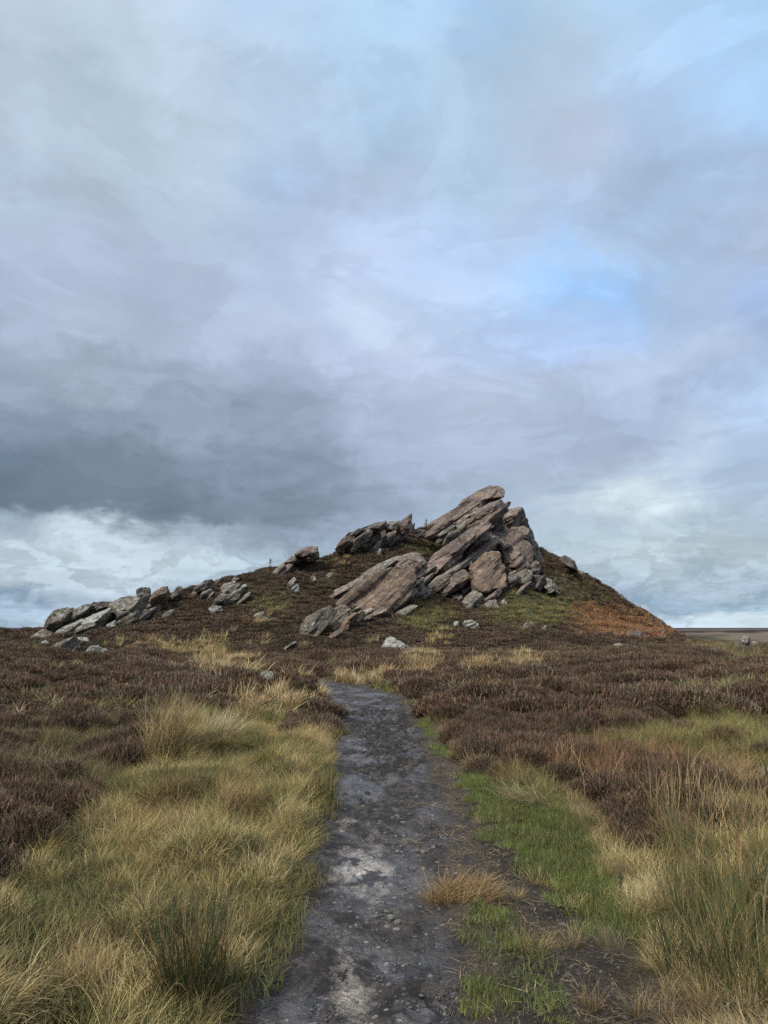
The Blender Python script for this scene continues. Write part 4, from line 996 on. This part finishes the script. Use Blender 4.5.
def fill(y0, y1, dens, lod):
    x, y = wedge(y0, y1, dens, rg)
    z = height(x, y); W, px, py = weights(x, y, z); k = pick_kind(W, rg)
    ok = clear_path(x, y, 0.0) & off_rocks(x, y, z + 0.15)
    ok &= ~((x > xL(y) - 0.13) & (x <= xL(y)) & (y < 12) & (rg.uniform(0, 1, len(x)) < .8))
    # trodden line: almost bare
    tr = np.exp(-((x - xT(y)) / 0.31) ** 2) * (1 - sstep(8, 9.5, y))
    edge = (x > xR(y)) & (x < xR(y) + 0.35 + 0.25 * n2(x, y, .5, 2, 71)) & (y < 20)
    ok &= rg.uniform(0, 1, len(x)) > np.clip(tr * 1.15, 0, 0.97)
    ok &= ~(edge & (rg.uniform(0, 1, len(x)) < 0.85))
    x, y, k, px, py = x[ok], y[ok], k[ok], px[ok], py[ok]
    return x, y, k, px, py
# near field, 2-13 m
x, y, k, px, py = fill(1.6, 13.0, 62, 'near')
s0 = 0.9 + 0.35 * n2(x, y, 1.1, 2, 62)
def sel(kk, frac=1.0): return (k == kk) & (rg.uniform(0, 1, len(k)) < frac)
m = sel(0, 0.42); hv = n2(x[m], y[m], 1.3, 2, 63)
add('heather_near', x[m], y[m], (0.85 + 0.5 * hv) * rg.uniform(.7, 1.2, m.sum()), T((.090,.047,.030), m.sum(), rg, .32, .04) * (1 + .6 * hv)[:, None], rg.uniform(0, 6.28, m.sum()), 0.05)
vg = (x > xR(y)) & (x < xV(y))
m = sel(1, 0.9); sv = s0[m] * 0.74 * np.where(vg[m], 0.50 + 0.35 * sstep(0.6, 1, (x[m] - xR(y[m])) / (xV(y[m]) - xR(y[m]))), 0.95)
gg = n2(x[m], y[m], 1.6, 2, 65)[:, None]
add('straw_near', x[m], y[m], sv, T((.48,.36,.15), m.sum(), rg, .34) * (1 + 0.6 * gg) * (1 - np.clip(-gg, 0, 1) * np.array([.35,.05,.25])), swirl(x[m], y[m]) + rg.normal(0, .5, m.sum()))
m = sel(2, 0.9); add('olive_near', x[m], y[m], s0[m] * np.where(vg[m], .5, .75), np.where((py[m] < lb(px[m]))[:, None], T((.098,.082,.036), m.sum(), rg, .3), T((.150,.138,.040), m.sum(), rg, .3)), swirl(x[m], y[m]) + rg.normal(0, .6, m.sum()))
m = sel(3, 1.0); lf = x[m] < xL(y[m])
add('turf_near', x[m], y[m], np.where(lf, 1.5, 1.0) * rg.uniform(.8, 1.25, m.sum()), T((.098,.112,.036), m.sum(), rg, .15), rg.uniform(0, 6.28, m.sum()), 0.005)
m = sel(4, 0.55); add('rush_near', x[m], y[m], rg.uniform(.5, .85, m.sum()), T((.095,.100,.038), m.sum(), rg, .2), rg.uniform(0, 6.28, m.sum()))
m = sel(5, 0.7); add('bracken_near', x[m], y[m], rg.uniform(.6, 1.1, m.sum()), T((.21,.115,.055), m.sum(), rg, .2), rg.uniform(0, 6.28, m.sum()))
# extra low turf & straw litter on the right verge and path edges
x2, y2 = wedge(1.6, 14, 130, rg); v2 = (x2 > xR(y2) + 0.05) & (x2 < xV(y2) + .2)
tr = np.exp(-((x2 - xT(y2)) / 0.30) ** 2) * (1 - sstep(8, 9.5, y2)); v2 &= rg.uniform(0, 1, len(x2)) > np.clip(tr * 1.15, 0, .90)
v2 &= rg.uniform(0, 1, len(x2)) < sstep(-0.05, 0.35, x2 - xR(y2) + 0.3 * n2(x2, y2, .45, 2, 72))
px2, py2 = project(x2, y2, height(x2, y2)); gr = verge_green(x2, y2, py2)
mt_ = v2 & (gr > .24); n_ = mt_.sum(); add('turf_near', x2[mt_], y2[mt_], rg.uniform(.5, .9, n_), T((.12,.158,.036), n_, rg, .28), rg.uniform(0, 6.28, n_), 0.005)
mt_ = v2 & (gr <= .24) & (rg.uniform(0, 1, len(x2)) < .45); n_ = mt_.sum(); add('straw_near', x2[mt_], y2[mt_], rg.uniform(.3, .55, n_), T((.22,.175,.095), n_, rg, .3), swirl(x2[mt_], y2[mt_]) + 2.4 + rg.normal(0, .5, n_))
nl = 650; yl = rg.uniform(1.8, 12, nl); xl = np.where(rg.uniform(0, 1, nl) < .55, xT(yl) + rg.normal(0, .28, nl), xR(yl) + np.abs(rg.normal(0, .16, nl)))
kl = (yl < 8.5) | (xl < xR(yl) + .4); xl, yl = xl[kl], yl[kl]; nl = len(xl)
L_['litter'] = []; add('litter', xl, yl, rg.uniform(.5, 1.1, nl), T((.19,.145,.08), nl, rg, .5) * .75, rg.uniform(0, 6.28, nl), 0.0)
# arching dead stalks over the rushes
ns = 120; ys_ = rg.uniform(3.6, 7.6, ns); xs_ = xV(ys_) + rg.uniform(0.1, 1.9, ns)
L_['stalk'] = []; add('stalk', xs_, ys_, rg.uniform(.55, 1.1, ns), np.where(rg.uniform(0, 1, ns)[:, None] < .45, T((.17,.085,.04), ns, rg, .25), T((.26,.18,.085), ns, rg, .25)), rg.uniform(0, 6.28, ns))
# left verge under-storey so no soil shows
x2, y2 = wedge(1.6, 9, 70, rg); v2 = (x2 < xL(y2) - 0.03)
px2, py2 = project(x2, y2, height(x2, y2)); v2 &= py2 > lb(px2) - 6; n_ = v2.sum()
add('turf_near', x2[v2], y2[v2], rg.uniform(0.9, 1.6, n_), T((.105,.098,.040), n_, rg, .3), rg.uniform(0, 6.28, n_), 0.01)
# middle, 13-42 m
x, y, k, px, py = fill(13, 42, 16, 'mid'); sz = 1 + 0.012 * (y - 13)
m = sel(0, 0.75); hv = n2(x[m], y[m], 2.0, 2, 64)
add('heather_mid', x[m], y[m], sz[m] * (1.12 + .9 * hv), T((.092,.046,.029), m.sum(), rg, .34, .04) * (1 + .8 * hv)[:, None], rg.uniform(0, 6.28, m.sum()), 0.05)
m = sel(1, 0.85); add('straw_far', x[m], y[m], sz[m] * rg.uniform(.7, 1.15, m.sum()), T((.50,.345,.175), m.sum(), rg, .25), swirl(x[m], y[m]) + rg.normal(0, .5, m.sum()))
m = sel(2, 0.8); add('olive_far', x[m], y[m], sz[m] * rg.uniform(.6, 1.05, m.sum()), T((.105,.092,.038), m.sum(), rg, .25), swirl(x[m], y[m]) + rg.normal(0, .6, m.sum()))
m = sel(3, 0.8); add('turf_far', x[m], y[m], rg.uniform(.6, 1.1, m.sum()), T((.14,.14,.045), m.sum(), rg, .2), rg.uniform(0, 6.28, m.sum()))
m = sel(4, 0.6); add('olive_far', x[m], y[m], rg.uniform(.6, 1.1, m.sum()), T((.095,.10,.038), m.sum(), rg, .2), rg.uniform(0, 6.28, m.sum()))
m = sel(5, 0.7); add('bracken_far', x[m], y[m], rg.uniform(.5, .9, m.sum()), T((.19,.10,.05), m.sum(), rg, .2), rg.uniform(0, 6.28, m.sum()))
# hill, 42-125 m
x, y, k, px, py = fill(42, 125, 6.0, 'far'); sz = 1 + 0.004 * (y - 42)
m = sel(0, 0.8); hv = n2(x[m], y[m], 3.0, 3, 66)
add('heather_far', x[m], y[m], sz[m] * (.95 + .4 * hv), T((.082,.043,.028), m.sum(), rg, .45, .06) * (1 + .9 * hv)[:, None], rg.uniform(0, 6.28, m.sum()), 0.08)
m = sel(1, 0.9); add('straw_far', x[m], y[m], 1.5 * rg.uniform(.7, 1.15, m.sum()), T((.38,.285,.13), m.sum(), rg, .25), swirl(x[m], y[m]) + rg.normal(0, .5, m.sum()))
m = sel(2, 0.9); add('olive_far', x[m], y[m], 1.4 * rg.uniform(.6, 1.05, m.sum()), T((.105,.090,.036), m.sum(), rg, .25), swirl(x[m], y[m]) + rg.normal(0, .6, m.sum()))
m = sel(3, 0.9); add('turf_far', x[m], y[m], 1.5 * rg.uniform(.7, 1.1, m.sum()), T((.18,.165,.055), m.sum(), rg, .22), rg.uniform(0, 6.28, m.sum()))
m = sel(4, 0.6); add('olive_far', x[m], y[m], 1.3 * rg.uniform(.6, 1.1, m.sum()), T((.095,.10,.038), m.sum(), rg, .2), rg.uniform(0, 6.28, m.sum()))
m = sel(5, 1.0); add('bracken_far', x[m], y[m], 1.25 * rg.uniform(.7, 1.1, m.sum()), T((.27,.140,.064), m.sum(), rg, .22), rg.uniform(0, 6.28, m.sum()))
P_STONE = mat_plant('pebble_stone', 0.6, 1.4, None, 0.0)
def pebbles(flat):
    c = bpy.data.collections.new('pebble_shapes')
    for i in range(5):
        D, Fc = cube_sphere(6); V = D * (1 + 0.35 * fbm(D * 1.4 + i * 9, 3, 400 + i))[:, None] * np.array([1, .75, flat])
        proto('pebble', (V, Fc, np.full((len(V), 3), .5)), P_STONE, c)
    return c
PROTO['pebbles'] = pebbles(.55); PROTO['clods'] = pebbles(.7)
L_['pebbles'] = []; L_['clods'] = []
n = 9000; yp = rg.uniform(1.6, 16, n) ** 1.0; up = rg.uniform(0, 1, n); xp = xL(yp) + (xR(yp) + .15 - xL(yp)) * up
kp = rg.uniform(0, 1, n) < np.clip(0.35 + 1.6 * n2(xp, yp, .7, 3, 91), 0.03, 1); xp, yp = xp[kp], yp[kp]; n = len(xp)
base_z = lambda x_, y_: height(x_, y_) + 0.016 - 0.03 + 0.014 * n2(x_, y_, 0.6, 3, 54)
gz = rg.uniform(.5, 1.6, n)[:, None]
L_['pebbles'].append((np.stack([xp, yp, base_z(xp, yp)], 1), rg.uniform(0, 6.28, n), 0.004 * np.exp(rg.normal(.35, .55, n)), np.array([.085,.078,.070])[None, :] * gz))
yt = rg.uniform(1.8, 7.5, 2600); xt = xT(yt) + rg.normal(0, .17, 2600); n = 2600
L_['pebbles'].append((np.stack([xt, yt, height(xt, yt)], 1), rg.uniform(0, 6.28, n), 0.005 * np.exp(rg.normal(.2, .5, n)), np.array([.052,.041,.032])[None, :] * rg.uniform(.5, 1.4, n)[:, None]))
n = 2600; yp = 12.2 + rg.normal(0, 2.4, n); yp = np.clip(yp, 7.5, 17); n = len(yp)
up = np.clip(rg.normal(.5, .2, n), .04, .97); xp = xL(yp) + (xR(yp) - xL(yp)) * up
kp = n2(xp, yp, .35, 2, 92) > -0.05; xp, yp = xp[kp], yp[kp]; n = len(xp)
L_['clods'].append((np.stack([xp, yp, base_z(xp, yp)], 1), rg.uniform(0, 6.28, n), np.where(yp > 10, 0.022, 0.014) * np.exp(rg.normal(0, .45, n)), np.array([.022,.018,.015])[None, :] * rg.uniform(.6, 1.5, n)[:, None]))
NAMES = {'pebbles': ('gravel', 'grit and small stones lying on the path', 'gravel'), 'clods': ('mud_clods', 'dark churned clods of mud in the far stretch of the path', 'mud'),
 'heather_near': ('heather', 'dark brown heather in the foreground on both sides of the path', 'heather'),
 'heather_mid': ('heather', 'winter heather covering the moor in the middle distance', 'heather'),
 'heather_far': ('heather', 'dark heather covering the hill around the rocks', 'heather'),
 'straw_near': ('moor_grass', 'pale straw-coloured grass lying over the verges beside the path', 'grass'),
 'straw_far': ('moor_grass', 'pale straw patches among the heather beyond the path', 'grass'),
 'olive_near': ('moor_grass', 'olive green moor grass in the foreground', 'grass'),
 'olive_far': ('moor_grass', 'olive grass and bilberry patches on the hill and moor', 'grass'),
 'turf_near': ('turf', 'short green turf along the right side of the path', 'grass'),
 'turf_far': ('turf', 'yellow green turf below the summit crag', 'grass'),
 'rush_near': ('rushes', 'dark green rushes at the right edge of the foreground', 'rushes'),
 'litter': ('grass_litter', 'dead grass blades trodden into the mud beside the path', 'grass'), 'stalk': ('dry_stalks', 'thin arching dead stalks among the rushes on the right', 'grass'),
 'bracken_near': ('bracken', 'reddish dead stems among heather right of the path', 'bracken'),
 'bracken_far': ('bracken', 'orange dead bracken on the slope right of the crag', 'bracken')}
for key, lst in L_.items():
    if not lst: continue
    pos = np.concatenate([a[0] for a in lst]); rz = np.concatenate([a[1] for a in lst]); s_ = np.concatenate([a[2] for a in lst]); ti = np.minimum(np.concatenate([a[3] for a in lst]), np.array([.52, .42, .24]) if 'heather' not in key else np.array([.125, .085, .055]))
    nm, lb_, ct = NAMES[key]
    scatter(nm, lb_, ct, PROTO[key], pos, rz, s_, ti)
    print(key, len(pos))

# ------------------------------------------------------------------ single plants one can point at
def plant(name, px, py, label, cat, data, mat, group=None, sink=0.03):
    p_ = hit(px, py)
    V, Fc, C = data
    o = make_mesh(name, V, Fc, mat, False); attr(o, 'blade', C); o.location = (p_[0], p_[1], p_[2] - sink)
    return tag(o, label, cat, group)
rg = np.random.default_rng(77)
I_RUSH = mat_plant('rush_green_stems', 0.5, 1.5, (0.05,0.065,0.02), 0.2, False, (.066,.074,.026), alt=(.22,.15,.06))
I_RDARK = mat_plant('dark_rush_stems', 0.4, 1.4, (0.03,0.042,0.014), 0.15, False, (.045,.055,.019), alt=(.20,.13,.05))
I_RUST = mat_plant('rusty_grass_blades', 0.5, 1.5, (0.06,0.04,0.02), 0.25, False, (.20,.115,.045), alt=(.27,.20,.09))
I_GOLD = mat_plant('golden_grass_blades', 0.5, 1.5, (0.13,0.10,0.04), 0.3, False, (.33,.25,.12), alt=(.24,.15,.07))
I_STRAW = mat_plant('pale_grass_blades', 0.55, 1.4, (0.15,0.12,0.05), 0.3, False, (.40,.32,.18))
I_DARK = mat_plant('dark_dead_stems', 0.5, 1.5, None, 0.05, False, (.035,.022,.016))
TG = 'single grass and rush clumps near the path'
plant('rush_clump', 190, 1012, 'tall dark green rush clump at the bottom left with orange tips', 'rush clump', blades(480, 0.12, (0.26, 0.56), 0.0046, (12, 9), (26, 24), None, .7, 6, rg), I_RDARK, TG)
plant('rush_clump', 322, 806, 'narrow dark rush clump right at the left edge of the path', 'rush clump', blades(220, 0.10, (0.20, 0.40), 0.006, (5, 5), (8, 10), None, .7, 5, rg), I_RUSH, TG)
plant('grass_tussock', 460, 903, 'rusty brown grass tussock on the right edge of the path', 'tussock', join([blades(1100, 0.19, (0.13, 0.30), 0.0042, (62, 14), (30, 22), 0.35, 0.8, 5, rg), blades(600, 0.15, (0.10, 0.24), 0.0042, (66, 14), (30, 22), 2.9, 0.7, 5, rg), blades(200, 0.12, (0.08, 0.18), 0.0036, (55, 18), (30, 22), -1.5, 0.8, 4, rg)]), I_RUST, TG)
plant('grass_tussock', 165, 762, 'tall golden grass tussock standing where heather meets the left verge', 'tussock', join([blades(420, 0.22, (0.45, 0.85), 0.007, (22, 14), (22, 22), 0.5, 0.9, 6, rg), blades(120, .2, (.4, .8), .006, (25, 14), (15, 20), None, .8, 6, rg)]), I_GOLD, TG)
plant('grass_tussock', 215, 742, 'pale leaning grass tussock right of the tall golden one', 'tussock', blades(380, 0.25, (0.35, 0.65), 0.0075, (35, 14), (25, 20), 0.4, 0.8, 5, rg), I_STRAW, TG)
plant('grass_tussock', 232, 828, 'orange-tinged fan of long grass in the middle of the left verge', 'tussock', blades(240, 0.15, (0.3, 0.58), 0.0055, (30, 14), (15, 20), 0.7, 0.6, 5, rg), I_RUST, TG)
plant('grass_tussock', 540, 806, 'pale tussock lying towards the turf below the heather on the right', 'tussock', blades(260, 0.14, (0.2, 0.42), 0.006, (50, 14), (40, 20), 3.6, 0.5, 5, rg), I_STRAW, TG)
plant('grass_tussock', 512, 800, 'small round straw tussock at the corner of heather and turf', 'tussock', blades(160, 0.1, (0.15, 0.3), 0.006, (45, 18), (40, 20), 4.2, 0.7, 5, rg), I_STRAW, TG)
plant('rush_clump', 748, 1000, 'dark rush clump in the bottom right corner', 'rush clump', blades(260, 0.2, (0.3, 0.55), 0.004, (14, 9), (22, 18), None, .7, 6, rg), I_RUSH, TG)
plant('rush_clump', 702, 935, 'broad rush clump beside the combed straw of the right verge', 'rush clump', blades(260, 0.2, (0.25, 0.5), 0.0042, (12, 9), (18, 18), None, .7, 6, rg), I_RUSH, TG)
plant('rush_clump', 712, 985, 'low dense dark green rush clump just above the corner clump at bottom right', 'rush clump', blades(420, 0.22, (0.18, 0.36), 0.005, (16, 10), (24, 18), None, .8, 5, rg), I_RDARK, TG)
plant('rush_clump', 752, 925, 'dark green rush clump against the right picture edge below the golden stalks', 'rush clump', blades(420, 0.22, (0.2, 0.42), 0.005, (14, 10), (24, 18), None, .8, 5, rg), I_RDARK, TG)
plant('grass_tussock', 690, 822, 'high fan of straw stalks above the rushes on the right', 'tussock', blades(200, 0.35, (0.32, 0.62), 0.0045, (18, 12), (18, 20), 0.3, 1.2, 7, rg), I_GOLD, TG)
plant('grass_tussock', 752, 838, 'stand of long golden stalks cut by the right picture edge', 'tussock', blades(240, 0.35, (0.32, 0.6), 0.0045, (16, 12), (18, 20), 0.2, 1.2, 7, rg), I_GOLD, TG)
plant('grass_tussock', 425, 671, 'pale fan of grass right below the whitish boulder', 'tussock', blades(300, 0.5, (0.4, 0.75), 0.022, (20, 14), (20, 20), None, .8, 4, rg), I_GOLD, TG)
plant('grass_tussock', 478, 672, 'straw tussock in the heather right of the boulder', 'tussock', blades(200, 0.45, (0.35, 0.65), 0.022, (20, 14), (20, 20), None, .8, 4, rg), I_GOLD, TG)
plant('grass_tussock', 523, 668, 'small golden tussock farthest right of the three beyond the path', 'tussock', blades(200, 0.4, (0.3, 0.6), 0.022, (20, 14), (20, 20), None, .8, 4, rg), I_GOLD, TG)
plant('grass_tussock', 215, 664, 'yellow upright tussock among heather far left of the path end', 'tussock', blades(220, 0.35, (0.45, 0.8), 0.02, (14, 10), (14, 14), None, .8, 4, rg), I_GOLD, TG)
SG = 'dead stalks standing in the grass'
plant('dead_stalk', 621, 908, 'short dark upright dead stalk on the turf by the combed straw', 'stalk', stalk(rg, 0.20, 0.006, 0.05, 22, wide=0.035), I_DARK, SG)
plant('dead_stalk', 668, 905, 'long pale grass stalk arching over the rushes to the right', 'stalk', stalk(rg, 0.75, 0.005, 1.0, 3, 0.1, 40), I_STRAW, SG)
plant('dead_stalk', 640, 835, 'reddish straight stalk leaning left at the edge of the heather', 'stalk', stalk(rg, 0.55, 0.006, 0.2, 5, 2.6, 12), I_RUST, SG)
plant('dead_stalk', 672, 870, 'forked brown stalk between rushes on the right', 'stalk', stalk(rg, 0.5, 0.006, 0.4, 8, 0.6, 20, .12), I_RUST, SG)
plant('dead_stalk', 735, 905, 'tall reddish stalk rising over rushes near the right edge', 'stalk', stalk(rg, 0.55, 0.006, 0.2, 6, 1.2, 8, .12), I_RUST, SG)

# saplings on the skyline
def sapling(px, py, h, label, n=26):
    p_ = hit(px, py)
    if p_ is None:
        p_ = hit(px, py + 6)
    e = bpy.data.objects.new('bare_sapling', None); sc.collection.objects.link(e); e.location = (p_[0], p_[1], p_[2] - 0.1); tag(e, label, 'tree', 'bare saplings on the skyline')
    k = 8; V = []; rgx = np.random.default_rng(int(px)); rr_ = np.linspace(0.028, 0.008, 9) * h / 1.3
    off = np.cumsum(rgx.normal(0, .02 * h, (9, 2)), 0)
    for i in range(9):
        for j in range(k):
            a_ = j / k * 2 * math.pi; V.append((off[i, 0] + rr_[i] * math.cos(a_), off[i, 1] + rr_[i] * math.sin(a_), h * i / 8))
    t = make_mesh('trunk', V, grid_faces(9, k, True), None, True, e); t.data.materials.append(I_DARK)
    attr(t, 'blade', np.full((len(V), 3), .5))
    pr = []
    for i in range(n):
        q = rgx.uniform(.25, 1); j = int(q * 8)
        v, f, c = blades(3, 0.01, (.18 * h, .34 * h), .018 * h + .006, (35, 15), (-15, 10), None, 2, 3, rgx); v = v + np.array([off[j, 0], off[j, 1], h * j / 8]); pr.append((v, f, c))
    v, f, c = join(pr); c_ = make_mesh('crown', v, f, None, False, e); c_.data.materials.append(I_DARK); attr(c_, 'blade', c)
sapling(426, 527, 1.6, 'thin bare sapling on the skyline between the rock fins and the summit crag')
sapling(269, 571, 1.2, 'small windswept bush on the skyline left of the leaning outcrop', 34)
sapling(611, 594, 0.9, 'tiny leafless sapling on the skyline of the right slope', 14)
print('instances', sum(len(a[0]) for l in L_.values() for a in l))
